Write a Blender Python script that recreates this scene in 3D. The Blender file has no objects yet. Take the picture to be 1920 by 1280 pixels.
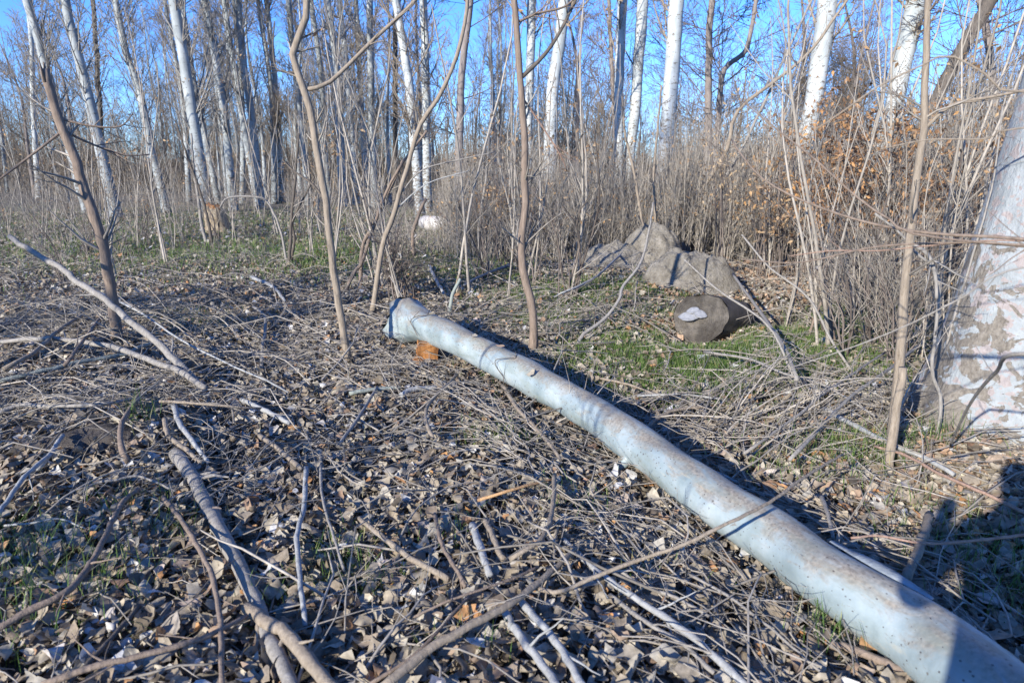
import bpy, math, random
import numpy as np
from mathutils import Vector, Matrix

random.seed(7)
rng = np.random.default_rng(7)
scene = bpy.context.scene
COL = scene.collection
rad = math.radians

# ---------------------------------------------------------------- camera, sky, sun, exposure
F = 1280.0                      # focal length in pixels of the 1920 wide photo (24 mm)
PITCH = rad(14.0)
CAM = np.array([0.0, 0.0, 1.5])
cd = bpy.data.cameras.new('camera')
cam = bpy.data.objects.new('camera', cd)
COL.objects.link(cam)
cam.location = CAM
cam.rotation_euler = (rad(90) - PITCH, 0, 0)
cd.sensor_width = 36; cd.lens = 24
cd.clip_start = 0.05; cd.clip_end = 2000
cd.dof.use_dof = True; cd.dof.focus_distance = 5.8; cd.dof.aperture_fstop = 4.0
scene.camera = cam

SUN_AZ, SUN_EL = 36.0, 21.0     # shadows fall 36 degrees right of straight ahead
world = bpy.data.worlds.new('World'); scene.world = world
world.use_nodes = True
wn = world.node_tree
sky = wn.nodes.new('ShaderNodeTexSky'); sky.sky_type = 'NISHITA'
sky.sun_disc = False
sky.sun_elevation = rad(SUN_EL); sky.sun_rotation = rad(180 + SUN_AZ)
sky.air_density = 1.0; sky.dust_density = 0.0; sky.ozone_density = 3.0
bg = wn.nodes['Background']; bg.inputs['Strength'].default_value = 0.12
hs = wn.nodes.new('ShaderNodeHueSaturation'); hs.inputs['Saturation'].default_value = 1.05
tn = wn.nodes.new('ShaderNodeMix'); tn.data_type = 'RGBA'; tn.blend_type = 'MULTIPLY'; tn.inputs[0].default_value = 1.0
tn.inputs[7].default_value = (0.43, 0.61, 1.03, 1)
wn.links.new(sky.outputs[0], tn.inputs[6]); wn.links.new(tn.outputs[2], hs.inputs['Color'])
wn.links.new(hs.outputs[0], bg.inputs['Color'])
ld = bpy.data.lights.new('sun', 'SUN'); ld.energy = 3.5; ld.angle = rad(0.5); ld.color = (1.0, 0.945, 0.85)
sun = bpy.data.objects.new('sun', ld); COL.objects.link(sun)
sd = Vector((math.sin(rad(SUN_AZ)) * math.cos(rad(SUN_EL)), math.cos(rad(SUN_AZ)) * math.cos(rad(SUN_EL)), -math.sin(rad(SUN_EL))))
sun.rotation_euler = sd.to_track_quat('-Z', 'Y').to_euler()
sun.location = (-10, -14, 9)
scene.view_settings.view_transform = 'Standard'; scene.view_settings.look = 'None'
scene.view_settings.exposure = 1.36; scene.view_settings.gamma = 1.0
scene.cycles.max_bounces = 5; scene.cycles.diffuse_bounces = 3; scene.cycles.glossy_bounces = 1
scene.cycles.transmission_bounces = 2; scene.cycles.transparent_max_bounces = 4
scene.cycles.use_denoising = True

# ---------------------------------------------------------------- terrain height and picture rays
def bump(x, y, cx, cy, sx, sy, h, p=1.0):
    return h * np.exp(-(((x - cx) / sx) ** 2 + ((y - cy) / sy) ** 2) ** p)

def H(x, y):
    x = np.asarray(x, float); y = np.asarray(y, float)
    z = 0.035 * np.sin(0.9 * x + 1.3) * np.cos(0.7 * y) + 0.02 * np.sin(2.3 * x + 0.6 * y) + 0.012 * np.sin(5.1 * x - 3.7 * y) * np.cos(4.3 * y)
    z = z + bump(x, y, -2.0, 3.6, 0.55, 0.45, 0.10)              # low soil heap in the left foreground
    z = z + bump(x, y, 2.1, 8.9, 1.3, 1.2, 0.12)                 # bank under the two soil mounds
    z = z - bump(x, y, 2.75, 7.1, 0.42, 0.42, 0.20)              # hollow beside the mound
    z = z - bump(x, y, 1.80, 6.15, 0.42, 0.34, 0.15)
    return z

def ray(px, py):
    px = np.asarray(px, float); py = np.asarray(py, float)
    u = (px - 960) / F; v = (640 - py) / F
    s, c = math.sin(PITCH), math.cos(PITCH)
    return np.stack([u + 0 * v, c + s * v, -s + c * v], -1)

def PD(px, py, Y):              # a point seen at a photo pixel, Y metres ahead
    r = ray(px, py); t = np.asarray(Y) / r[..., 1]
    return CAM + r * t[..., None]

def G(px, py, h=0.0):           # where the ray of a photo pixel meets the ground (plus h)
    r = ray(px, py)
    z = np.zeros(r.shape[:-1]) + h
    for _ in range(12):
        t = (CAM[2] - z) / np.maximum(-r[..., 2], 0.012)
        p = CAM + r * t[..., None]
        z = 0.5 * z + 0.5 * (H(p[..., 0], p[..., 1]) + h)
    t = (CAM[2] - z) / np.maximum(-r[..., 2], 0.012)
    return CAM + r * t[..., None]

# ---------------------------------------------------------------- mesh building
def nrm(a):
    return a / np.maximum(np.linalg.norm(a, axis=-1, keepdims=True), 1e-9)

class MB:
    def __init__(s):
        s.v = []; s.f = []; s.n = 0; s.uv = []
    def add(s, v, *faces, uv=None):
        v = np.asarray(v, float).reshape(-1, 3)
        for f in faces:
            f = np.asarray(f, int)
            if len(f): s.f.append(f + s.n)
        if uv is not None: s.uv.append(uv)
        s.v.append(v); s.n += len(v)
    def tubes(s, P, R, sides=6, cap=True, uv=False, rough=None):
        P = np.asarray(P, float); R = np.asarray(R, float)
        if P.ndim == 2: P = P[None]; R = R[None]
        K, n, _ = P.shape
        T = np.empty_like(P)
        T[:, 1:-1] = P[:, 2:] - P[:, :-2]; T[:, 0] = P[:, 1] - P[:, 0]; T[:, -1] = P[:, -1] - P[:, -2]
        T = nrm(T)
        D = nrm(P[:, -1] - P[:, 0] + 1e-6)
        up = np.where((np.abs(D[:, 2:3]) > 0.8), np.array([[1.0, 0.13, 0]]), np.array([[0, 0.0, 1.0]]))
        ref = nrm(np.cross(D, up))[:, None]
        B1 = nrm(ref - (ref * T).sum(-1, keepdims=True) * T); B2 = np.cross(T, B1)
        a = np.arange(sides) * 2 * math.pi / sides + math.pi / 2
        rr = R[:, :, None] * np.ones(sides)
        if rough is not None: rr = rr * rough(K, n, sides)
        V = P[:, :, None] + rr[..., None] * (np.cos(a)[None, None, :, None] * B1[:, :, None] + np.sin(a)[None, None, :, None] * B2[:, :, None])
        k, i, j = np.meshgrid(np.arange(K), np.arange(n - 1), np.arange(sides), indexing='ij')
        b = k * n * sides + i * sides; j2 = (j + 1) % sides
        q = np.stack([b + j, b + j2, b + sides + j2, b + sides + j], -1).reshape(-1, 4)
        fs = [q]
        if cap:
            kk = np.arange(K)[:, None] * n * sides
            fs.append(kk + np.arange(sides)[::-1][None]); fs.append(kk + (n - 1) * sides + np.arange(sides)[None])
        u = None
        if uv:
            L = np.concatenate([[0], np.cumsum(np.linalg.norm(np.diff(P[0], axis=0), axis=1))])
            i, j = i.reshape(-1), j.reshape(-1)
            u = [np.stack([np.stack([j / sides, L[i]], -1), np.stack([(j + 1) / sides, L[i]], -1),
                           np.stack([(j + 1) / sides, L[i + 1]], -1), np.stack([j / sides, L[i + 1]], -1)], 1).reshape(-1, 2)]
            if cap: u += [np.full((sides, 2), 0.25), np.full((sides, 2), 0.25)]
            u = np.concatenate(u)
        s.add(V, *fs, uv=u)
    def build(s, name, mat, parent=None, smooth=True, loc=None, mats=None, midx=None):
        me = bpy.data.meshes.new(name)
        V = np.concatenate(s.v); 
        if loc is not None: V = V - np.asarray(loc)
        me.vertices.add(len(V)); me.vertices.foreach_set('co', V.astype(np.float32).ravel())
        loops = np.concatenate([f.ravel() for f in s.f]).astype(np.int32)
        sizes = np.concatenate([np.full(len(f), f.shape[1]) for f in s.f]).astype(np.int32)
        starts = np.concatenate([[0], np.cumsum(sizes)[:-1]]).astype(np.int32)
        me.loops.add(len(loops)); me.loops.foreach_set('vertex_index', loops)
        me.polygons.add(len(sizes)); me.polygons.foreach_set('loop_start', starts)
        me.polygons.foreach_set('loop_total', sizes)
        me.polygons.foreach_set('use_smooth', np.full(len(sizes), smooth))
        if s.uv:
            uvl = me.uv_layers.new(name='UVMap')
            uvl.data.foreach_set('uv', np.concatenate(s.uv).astype(np.float32).ravel())
        me.update(calc_edges=True)
        me.materials.append(mat)
        if mats:
            for m in mats: me.materials.append(m)
            me.polygons.foreach_set('material_index', np.asarray(midx, np.int32))
        o = bpy.data.objects.new(name, me); COL.objects.link(o)
        if parent is not None: o.parent = parent
        elif loc is not None: o.location = loc
        return o

def tag(o, label=None, cat=None, group=None, kind=None):
    if label: o['label'] = label
    if cat: o['category'] = cat
    if group: o['group'] = group
    if kind: o['kind'] = kind
    return o

def empty(name, loc, label, cat, group=None):
    o = bpy.data.objects.new(name, None); COL.objects.link(o)
    o.location = tuple(loc); o.empty_display_size = 0.1
    return tag(o, label, cat, group)

def resample(pts, n):
    pts = np.asarray(pts, float)
    if len(pts) == 2: 
        return pts[0] + (pts[1] - pts[0]) * np.linspace(0, 1, n)[:, None]
    d = np.concatenate([[0], np.cumsum(np.linalg.norm(np.diff(pts, axis=0), axis=1))])
    P = np.vstack([2 * pts[0] - pts[1], pts, 2 * pts[-1] - pts[-2]])
    out = []
    for t in np.linspace(0, d[-1], n):
        i = min(np.searchsorted(d, t, side='right') - 1, len(pts) - 2)
        u = (t - d[i]) / max(d[i + 1] - d[i], 1e-9)
        p0, p1, p2, p3 = P[i], P[i + 1], P[i + 2], P[i + 3]
        out.append(0.5 * (2 * p1 + (p2 - p0) * u + (2 * p0 - 5 * p1 + 4 * p2 - p3) * u * u + (3 * p1 - p0 - 3 * p2 + p3) * u ** 3))
    return np.array(out)

def wobble(P, amp):
    P = np.array(P, float); n = P.shape[-2]
    w = rng.normal(0, 1, P.shape) * amp
    w[..., 0, :] = 0
    return P + w

def spawn(P, R, m, t0, t1, ang, L, n=4, up=0.0, wob=0.06, rs=0.5, taper=0.3, decay=0.5):
    """m side shoots on each of the K parent paths; returns paths and radii."""
    K, N, _ = P.shape
    t = rng.uniform(t0, t1, (K, m)); x = t * (N - 1); i = np.minimum(x.astype(int), N - 2); f = (x - i)[..., None]
    k = np.arange(K)[:, None]
    base = P[k, i] * (1 - f) + P[k, i + 1] * f
    T = nrm(P[k, i + 1] - P[k, i])
    r0 = (R[k, i] * (1 - f[..., 0]) + R[k, i + 1] * f[..., 0]) * rs
    q = nrm(np.cross(T, rng.normal(0, 1, T.shape)))
    a = ang * rng.uniform(0.7, 1.3, (K, m))[..., None]
    d = nrm(np.cos(a) * T + np.sin(a) * q)
    Lk = L * rng.uniform(0.5, 1.2, (K, m)) * (1 - decay * t)
    out = [base]; p = base
    for s_ in range(n - 1):
        p = p + d * (Lk / (n - 1))[..., None]; out.append(p)
        d = nrm(d + np.array([0, 0, up]) + rng.normal(0, wob, d.shape))
    Q = np.stack(out, 2).reshape(K * m, n, 3)
    RR = (r0.reshape(-1, 1)) * np.linspace(1, taper, n)[None]
    return Q, RR

# ---------------------------------------------------------------- materials
def newmat(name):
    m = bpy.data.materials.new(name); m.use_nodes = True
    nt = m.node_tree; b = nt.nodes['Principled BSDF']
    b.inputs['Roughness'].default_value = 0.8
    b.inputs['Specular IOR Level'].default_value = 0.25
    return m, nt, b

def ramp(nt, fac, stops, interp='LINEAR'):
    r = nt.nodes.new('ShaderNodeValToRGB'); r.color_ramp.interpolation = interp
    el = r.color_ramp.elements
    el.remove(el[1])
    for i, (p, c) in enumerate(stops):
        if i == 0: e = el[0]; e.position = p
        else: e = el.new(p)
        e.color = (*c, 1)
    nt.links.new(fac, r.inputs['Fac']); return r.outputs['Color']

def noise(nt, vec, scale, detail=4, rough=0.6, dist=0.0):
    n = nt.nodes.new('ShaderNodeTexNoise'); n.inputs['Scale'].default_value = scale
    n.inputs['Detail'].default_value = detail; n.inputs['Roughness'].default_value = rough
    n.inputs['Distortion'].default_value = dist
    if vec is not None: nt.links.new(vec, n.inputs['Vector'])
    return n.outputs['Fac']

def mapping(nt, src, scale=(1, 1, 1), loc=(0, 0, 0)):
    mp = nt.nodes.new('ShaderNodeMapping'); mp.inputs['Scale'].default_value = scale; mp.inputs['Location'].default_value = loc
    nt.links.new(src, mp.inputs['Vector']); return mp.outputs['Vector']

def mix(nt, fac, a, b, mode='MIX'):
    m = nt.nodes.new('ShaderNodeMix'); m.data_type = 'RGBA'; m.blend_type = mode
    for sock, v in ((m.inputs[0], fac), (m.inputs[6], a), (m.inputs[7], b)):
        if isinstance(v, (int, float)): sock.default_value = v
        elif isinstance(v, tuple): sock.default_value = (*v, 1)
        else: nt.links.new(v, sock)
    return m.outputs[2]

def mth(nt, op, a, b=0.0, c=None):
    m = nt.nodes.new('ShaderNodeMath'); m.operation = op
    for k, v in enumerate((a, b) if c is None else (a, b, c)):
        if isinstance(v, (int, float)): m.inputs[k].default_value = v
        else: nt.links.new(v, m.inputs[k])
    return m.outputs[0]

def bumpn(nt, b, h, strength=0.5, dist=0.01):
    bn = nt.nodes.new('ShaderNodeBump'); bn.inputs['Strength'].default_value = strength; bn.inputs['Distance'].default_value = dist
    nt.links.new(h, bn.inputs['Height']); nt.links.new(bn.outputs[0], b.inputs['Normal'])

def objco(nt): return nt.nodes.new('ShaderNodeTexCoord').outputs['Object']
def island(nt): return nt.nodes.new('ShaderNodeNewGeometry').outputs['Random Per Island']

def bark(name, dark, light, scale=30, zs=0.25, bs=0.9, bd=0.008, isl=0.0):
    m, nt, b = newmat(name)
    co = mapping(nt, objco(nt), (1, 1, zs))
    n1 = noise(nt, co, scale, 6, 0.7)
    c = ramp(nt, n1, [(0.3, dark), (0.68, light)])
    n2 = noise(nt, objco(nt), 2.3, 2)
    c = mix(nt, ramp(nt, n2, [(0.35, (0, 0, 0)), (0.7, (0.5, 0.5, 0.5))]), c, tuple(x * 0.65 for x in light))
    if isl:
        v = ramp(nt, island(nt), [(0, (1 - isl,) * 3), (1, (1 + isl * 0.6,) * 3)])
        c = mix(nt, 1.0, c, v, 'MULTIPLY')
    nt.links.new(c, b.inputs['Base Color'])
    bumpn(nt, b, n1, bs, bd)
    return m

M = {}
M['tan'] = bark('bark_tan', (0.14, 0.11, 0.08), (0.35, 0.29, 0.22), 60, 0.2)
M['brown'] = bark('bark_brown', (0.11, 0.082, 0.062), (0.28, 0.215, 0.165), 50, 0.2)
M['grey'] = bark('bark_grey', (0.15, 0.135, 0.115), (0.34, 0.315, 0.28), 50, 0.3)
M['pale'] = bark('bark_pale', (0.20, 0.20, 0.19), (0.40, 0.40, 0.385), 35, 0.4)
M['green'] = bark('bark_greenish', (0.15, 0.17, 0.145), (0.32, 0.345, 0.31), 35, 0.4)
M['dark'] = bark('bark_dark', (0.05, 0.043, 0.037), (0.15, 0.125, 0.10), 30, 0.3)
M['red'] = bark('bark_red', (0.20, 0.12, 0.085), (0.40, 0.27, 0.20), 60, 0.2)
M['orange'] = bark('bark_orange', (0.35, 0.19, 0.08), (0.58, 0.36, 0.18), 60, 0.2)
M['twig'] = bark('twig_bark', (0.17, 0.148, 0.12), (0.38, 0.34, 0.285), 25, 0.4, 0.0, 0.001, isl=0.45)
M['twigdark'] = bark('twig_bark_dark', (0.09, 0.072, 0.062), (0.20, 0.165, 0.14), 12, 0.4, 0.0, 0.001, isl=0.4)
M['far'] = bark('far_twig_bark', (0.14, 0.115, 0.085), (0.27, 0.225, 0.175), 3, 0.4, 0.0, 0.001, isl=0.4)
M['cut'] = bark('weathered_wood', (0.13, 0.115, 0.10), (0.33, 0.29, 0.25), 18, 1.0)

def poplar_bark(name, lo, hi, spot, amount):
    m, nt, b = newmat(name)
    oc = objco(nt)
    c = ramp(nt, noise(nt, mapping(nt, oc, (1, 1, 0.5)), 3.0, 4), [(0.35, lo), (0.65, hi)])
    # dark lenticel bands, more of them towards the foot of the trunk
    z = nt.nodes.new('ShaderNodeSeparateXYZ'); nt.links.new(oc, z.inputs[0])
    n1 = noise(nt, mapping(nt, oc, (1.0, 1.0, 1.9)), 7.0, 6, 0.75)
    low = mth(nt, 'MULTIPLY', mth(nt, 'SUBTRACT', 2.6, z.outputs[2]), 0.028)
    thr = mth(nt, 'ADD', n1, mth(nt, 'MAXIMUM', low, -0.04))
    mk = ramp(nt, thr, [(0.64 - amount, (0, 0, 0)), (0.685 - amount, (1, 1, 1))])
    c = mix(nt, mk, c, spot)
    nt.links.new(c, b.inputs['Base Color']); b.inputs['Roughness'].default_value = 0.65
    bumpn(nt, b, n1, 0.3, 0.01)
    return m
M['white_poplar'] = poplar_bark('white_poplar_bark', (0.30, 0.33, 0.33), (0.50, 0.52, 0.50), (0.15, 0.125, 0.10), 0.115)
M['grey_poplar'] = poplar_bark('grey_poplar_bark', (0.20, 0.22, 0.22), (0.36, 0.385, 0.38), (0.10, 0.09, 0.08), 0.08)

def log_bark():
    m, nt, b = newmat('smooth_pale_log_bark')
    uv = nt.nodes.new('ShaderNodeTexCoord').outputs['UV']
    co = mapping(nt, uv, (0.75, 1, 1))
    c = ramp(nt, noise(nt, co, 4.0, 5), [(0.3, (0.15, 0.19, 0.195)), (0.5, (0.25, 0.30, 0.305)), (0.7, (0.36, 0.40, 0.40))])
    sx = nt.nodes.new('ShaderNodeSeparateXYZ'); nt.links.new(uv, sx.inputs[0])
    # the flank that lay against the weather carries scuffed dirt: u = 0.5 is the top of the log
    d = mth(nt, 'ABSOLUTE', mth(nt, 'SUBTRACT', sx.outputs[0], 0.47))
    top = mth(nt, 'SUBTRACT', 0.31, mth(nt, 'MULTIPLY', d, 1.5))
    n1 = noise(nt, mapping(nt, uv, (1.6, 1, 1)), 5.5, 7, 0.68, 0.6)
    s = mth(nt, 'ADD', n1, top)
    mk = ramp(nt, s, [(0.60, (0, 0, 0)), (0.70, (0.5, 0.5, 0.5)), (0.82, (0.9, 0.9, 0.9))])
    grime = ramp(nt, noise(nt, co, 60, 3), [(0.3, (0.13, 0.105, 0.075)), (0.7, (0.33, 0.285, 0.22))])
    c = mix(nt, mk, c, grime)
    # warm yellow streaks
    c = mix(nt, ramp(nt, noise(nt, mapping(nt, uv, (2.5, 0.8, 1)), 3.5, 5, 0.7), [(0.60, (0, 0, 0)), (0.72, (0.45, 0.45, 0.45))]), c, (0.50, 0.42, 0.28))
    # old dark scars and scuffed greenish stains
    sc = noise(nt, mapping(nt, uv, (2.2, 1.0, 1), (3.1, 1.7, 0)), 9.0, 8, 0.72, 1.2)
    c = mix(nt, ramp(nt, sc, [(0.60, (0, 0, 0)), (0.66, (0.75, 0.75, 0.75))]), c, (0.15, 0.125, 0.10))
    c = mix(nt, ramp(nt, noise(nt, mapping(nt, uv, (1.5, 0.5, 1), (7, 2, 0)), 4.0, 6, 0.7), [(0.50, (0, 0, 0)), (0.66, (0.6, 0.6, 0.6))]), c, (0.20, 0.225, 0.19))
    vd = nt.nodes.new('ShaderNodeTexVoronoi'); vd.inputs['Scale'].default_value = 13.0; vd.distance = 'MANHATTAN'
    nt.links.new(mapping(nt, uv, (0.75, 1.3, 1)), vd.inputs['Vector'])
    c = mix(nt, mth(nt, 'MULTIPLY', mth(nt, 'LESS_THAN', vd.outputs['Distance'], mth(nt, 'MULTIPLY', noise(nt, co, 5.0, 2), 0.22)), 0.8), c, (0.10, 0.085, 0.07))
    # lenticel dots
    vo = nt.nodes.new('ShaderNodeTexVoronoi'); vo.inputs['Scale'].default_value = 38.0
    nt.links.new(mapping(nt, uv, (0.95, 1.0, 1)), vo.inputs['Vector'])
    dots = mth(nt, 'LESS_THAN', vo.outputs['Distance'], mth(nt, 'MULTIPLY', noise(nt, co, 3.0, 2), 0.27))
    c = mix(nt, mth(nt, 'MULTIPLY', dots, 0.85), c, (0.06, 0.05, 0.045))
    nt.links.new(c, b.inputs['Base Color']); b.inputs['Roughness'].default_value = 0.48
    b.inputs['Specular IOR Level'].default_value = 0.4
    h = mth(nt, 'SUBTRACT', noise(nt, co, 14, 5), mth(nt, 'MULTIPLY', dots, 0.3))
    bumpn(nt, b, h, 0.35, 0.01)
    return m
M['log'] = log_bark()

def big_trunk_bark():
    m, nt, b = newmat('old_poplar_bark')
    oc = objco(nt)
    z = nt.nodes.new('ShaderNodeSeparateXYZ'); nt.links.new(oc, z.inputs[0])
    n0 = noise(nt, mapping(nt, oc, (1, 1, 0.7)), 45, 6, 0.7)
    brown = ramp(nt, n0, [(0.25, (0.085, 0.072, 0.058)), (0.5, (0.19, 0.168, 0.138)), (0.8, (0.31, 0.28, 0.235))])
    white = ramp(nt, noise(nt, oc, 12, 3), [(0.3, (0.25, 0.27, 0.27)), (0.7, (0.35, 0.37, 0.37))])
    # dark lens shaped lenticels on the smooth white bark
    wv = nt.nodes.new('ShaderNodeTexNoise'); wv.inputs['Scale'].default_value = 22; nt.links.new(oc, wv.inputs['Vector'])
    off = nt.nodes.new('ShaderNodeVectorMath'); off.operation = 'MULTIPLY_ADD'
    nt.links.new(wv.outputs['Color'], off.inputs[0]); off.inputs[1].default_value = (0.035, 0.035, 0.035); nt.links.new(oc, off.inputs[2])
    vo = nt.nodes.new('ShaderNodeTexVoronoi'); vo.inputs['Scale'].default_value = 13.0; vo.distance = 'MANHATTAN'
    nt.links.new(mapping(nt, off.outputs[0], (1, 1, 1.15)), vo.inputs['Vector'])
    sz = ramp(nt, noise(nt, oc, 7, 2), [(0.35, (0.30,) * 3), (0.65, (0.78,) * 3)])
    sp = mth(nt, 'LESS_THAN', vo.outputs['Distance'], sz)
    vo2 = nt.nodes.new('ShaderNodeTexVoronoi'); vo2.inputs['Scale'].default_value = 27.0; vo2.distance = 'MANHATTAN'; nt.links.new(off.outputs[0], vo2.inputs['Vector'])
    sp2 = mth(nt, 'LESS_THAN', vo2.outputs['Distance'], 0.38)
    sp = mth(nt, 'MAXIMUM', sp, sp2)
    upper = mix(nt, sp, white, mix(nt, n0, (0.22, 0.19, 0.175), (0.42, 0.37, 0.35)))
    # the old rough foot, with flakes of white left on it; rough bark also climbs the weather side
    n1 = noise(nt, mapping(nt, oc, (1.2, 1.2, 1.5)), 5.0, 7, 0.62, 0.8)
    hz = mth(nt, 'MAXIMUM', mth(nt, 'MULTIPLY', mth(nt, 'SUBTRACT', z.outputs[2], 1.05), 0.28), -0.035)
    xs = mth(nt, 'MULTIPLY', mth(nt, 'ADD', z.outputs[0], 0.34), 0.45)
    t = mth(nt, 'ADD', mth(nt, 'ADD', n1, mth(nt, 'MINIMUM', hz, 0.25)), mth(nt, 'MINIMUM', xs, 0.10))
    mk = ramp(nt, t, [(0.50, (0, 0, 0)), (0.515, (1, 1, 1))])
    c = mix(nt, mk, brown, upper)
    nt.links.new(c, b.inputs['Base Color'])
    cr = noise(nt, mapping(nt, oc, (1, 1, 0.35)), 14, 6, 0.7)
    bumpn(nt, b, mth(nt, 'ADD', mth(nt, 'MULTIPLY', n0, 0.5), mth(nt, 'ADD', cr, mth(nt, 'MULTIPLY', mk, 0.1))), 0.8, 0.03)
    return m
M['old_poplar'] = big_trunk_bark()

def soil(name, a, bcol, c3, scale=6):
    m, nt, b = newmat(name)
    oc = objco(nt)
    n = noise(nt, oc, scale, 8, 0.7)
    c = ramp(nt, n, [(0.3, a), (0.5, bcol), (0.7, c3)])
    nt.links.new(c, b.inputs['Base Color']); b.inputs['Roughness'].default_value = 0.95
    bumpn(nt, b, noise(nt, oc, scale * 2.2, 8, 0.75), 1.0, 0.09)
    return m
M['ground'] = soil('forest_soil', (0.07, 0.058, 0.042), (0.15, 0.13, 0.10), (0.25, 0.215, 0.165), 3)
M['drysoil'] = soil('dry_grey_soil', (0.15, 0.13, 0.10), (0.30, 0.27, 0.22), (0.43, 0.39, 0.33), 7)

def leafmat(name, stops, rough=0.75, trans=0.15, vein=True):
    m, nt, b = newmat(name)
    c = ramp(nt, island(nt), stops, 'LINEAR')
    n = noise(nt, objco(nt), 45, 4, 0.65)
    c = mix(nt, 1.0, c, ramp(nt, n, [(0.3, (0.62,) * 3), (0.7, (1.25,) * 3)]), 'MULTIPLY')
    nt.links.new(c, b.inputs['Base Color']); b.inputs['Roughness'].default_value = rough
    if trans:
        tr = nt.nodes.new('ShaderNodeBsdfTranslucent'); nt.links.new(c, tr.inputs['Color'])
        ms = nt.nodes.new('ShaderNodeMixShader'); ms.inputs[0].default_value = trans
        nt.links.new(b.outputs[0], ms.inputs[1]); nt.links.new(tr.outputs[0], ms.inputs[2])
        nt.links.new(ms.outputs[0], nt.nodes['Material Output'].inputs['Surface'])
    if vein: bumpn(nt, b, n, 0.3, 0.005)
    return m
M['leaf'] = leafmat('dry_leaf', [(0.0, (0.12, 0.095, 0.065)), (0.12, (0.25, 0.205, 0.15)), (0.3, (0.38, 0.33, 0.25)), (0.42, (0.24, 0.185, 0.135)),
                                 (0.55, (0.30, 0.26, 0.20)), (0.68, (0.46, 0.41, 0.32)), (0.8, (0.33, 0.305, 0.26)), (0.88, (0.28, 0.17, 0.10)), (0.93, (0.52, 0.50, 0.46)), (0.965, (0.58, 0.57, 0.55)), (0.972, (0.42, 0.21, 0.09)), (1.0, (0.46, 0.27, 0.13))])
M['leafwarm'] = leafmat('warm_dry_leaf', [(0.0, (0.16, 0.10, 0.065)), (0.3, (0.34, 0.215, 0.13)), (0.6, (0.45, 0.31, 0.20)), (0.85, (0.30, 0.21, 0.15)), (1.0, (0.55, 0.42, 0.30))])
M['hang'] = leafmat('hanging_dry_leaf', [(0.0, (0.22, 0.13, 0.07)), (0.3, (0.42, 0.26, 0.13)), (0.6, (0.36, 0.27, 0.18)), (0.85, (0.55, 0.38, 0.21)), (1.0, (0.60, 0.33, 0.13))], trans=0.35)
M['seed'] = leafmat('pale_dry_keys', [(0.0, (0.42, 0.30, 0.17)), (1.0, (0.68, 0.52, 0.33))], trans=0.4)
M['bramble'] = leafmat('brown_bush_leaf', [(0.0, (0.12, 0.065, 0.035)), (0.4, (0.30, 0.17, 0.09)), (0.8, (0.48, 0.29, 0.15)), (1.0, (0.58, 0.30, 0.11))], trans=0.25)
M['grass'] = leafmat('grass_blade', [(0.0, (0.05, 0.10, 0.025)), (0.45, (0.115, 0.20, 0.045)), (0.8, (0.20, 0.29, 0.08)), (0.9, (0.30, 0.32, 0.12)), (1.0, (0.42, 0.38, 0.22))], 0.6, 0.35, False)
M['drygrass'] = leafmat('dry_grass_blade', [(0.0, (0.28, 0.25, 0.15)), (0.5, (0.42, 0.37, 0.25)), (0.8, (0.20, 0.23, 0.10)), (1.0, (0.5, 0.45, 0.32))], 0.7, 0.3, False)
M['weed'] = leafmat('weed_leaf', [(0.0, (0.045, 0.10, 0.035)), (1.0, (0.12, 0.21, 0.075))], 0.55, 0.3)

def cutwood(name, a, bcol, c3):
    m, nt, b = newmat(name)
    c = ramp(nt, noise(nt, mapping(nt, objco(nt), (1, 1, 0.5)), 14, 6, 0.7), [(0.3, a), (0.5, bcol), (0.72, c3)])
    nt.links.new(c, b.inputs['Base Color']); bumpn(nt, b, noise(nt, objco(nt), 70, 4), 0.6, 0.005)
    return m
M['orangewood'] = cutwood('orange_cut_wood', (0.10, 0.04, 0.015), (0.32, 0.14, 0.045), (0.48, 0.29, 0.13))
M['palewood'] = cutwood('pale_cut_wood', (0.12, 0.09, 0.06), (0.30, 0.235, 0.15), (0.50, 0.42, 0.30))

def endgrain(name):
    m, nt, b = newmat(name)
    oc = objco(nt)
    w = nt.nodes.new('ShaderNodeTexWave'); w.wave_type = 'RINGS'; w.rings_direction = 'SPHERICAL'
    w.inputs['Scale'].default_value = 17; w.inputs['Distortion'].default_value = 9.0; w.inputs['Detail'].default_value = 4; w.inputs['Detail Scale'].default_value = 0.6
    nt.links.new(oc, w.inputs['Vector'])
    n = noise(nt, oc, 6, 6, 0.7)
    c = ramp(nt, n, [(0.33, (0.025, 0.021, 0.018)), (0.5, (0.075, 0.066, 0.055)), (0.68, (0.17, 0.15, 0.125))])
    c = mix(nt, 0.08, c, ramp(nt, w.outputs['Fac'], [(0.2, (0.03, 0.026, 0.022)), (0.8, (0.22, 0.19, 0.155))]))
    nt.links.new(c, b.inputs['Base Color'])
    bumpn(nt, b, mth(nt, 'ADD', mth(nt, 'MULTIPLY', w.outputs['Fac'], 0.02), noise(nt, oc, 22, 8, 0.75)), 1.0, 0.03)
    return m
M['endgrain'] = endgrain('weathered_end_grain')
M['fungus'] = bark('bracket_fungus', (0.19, 0.195, 0.205), (0.34, 0.345, 0.36), 30, 1.0)
def plain(name, c, r=0.8):
    m, nt, b = newmat(name)
    cc = ramp(nt, noise(nt, objco(nt), 30, 3), [(0.3, tuple(x * 0.8 for x in c)), (0.7, c)])
    nt.links.new(cc, b.inputs['Base Color']); b.inputs['Roughness'].default_value = r
    return m

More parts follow.
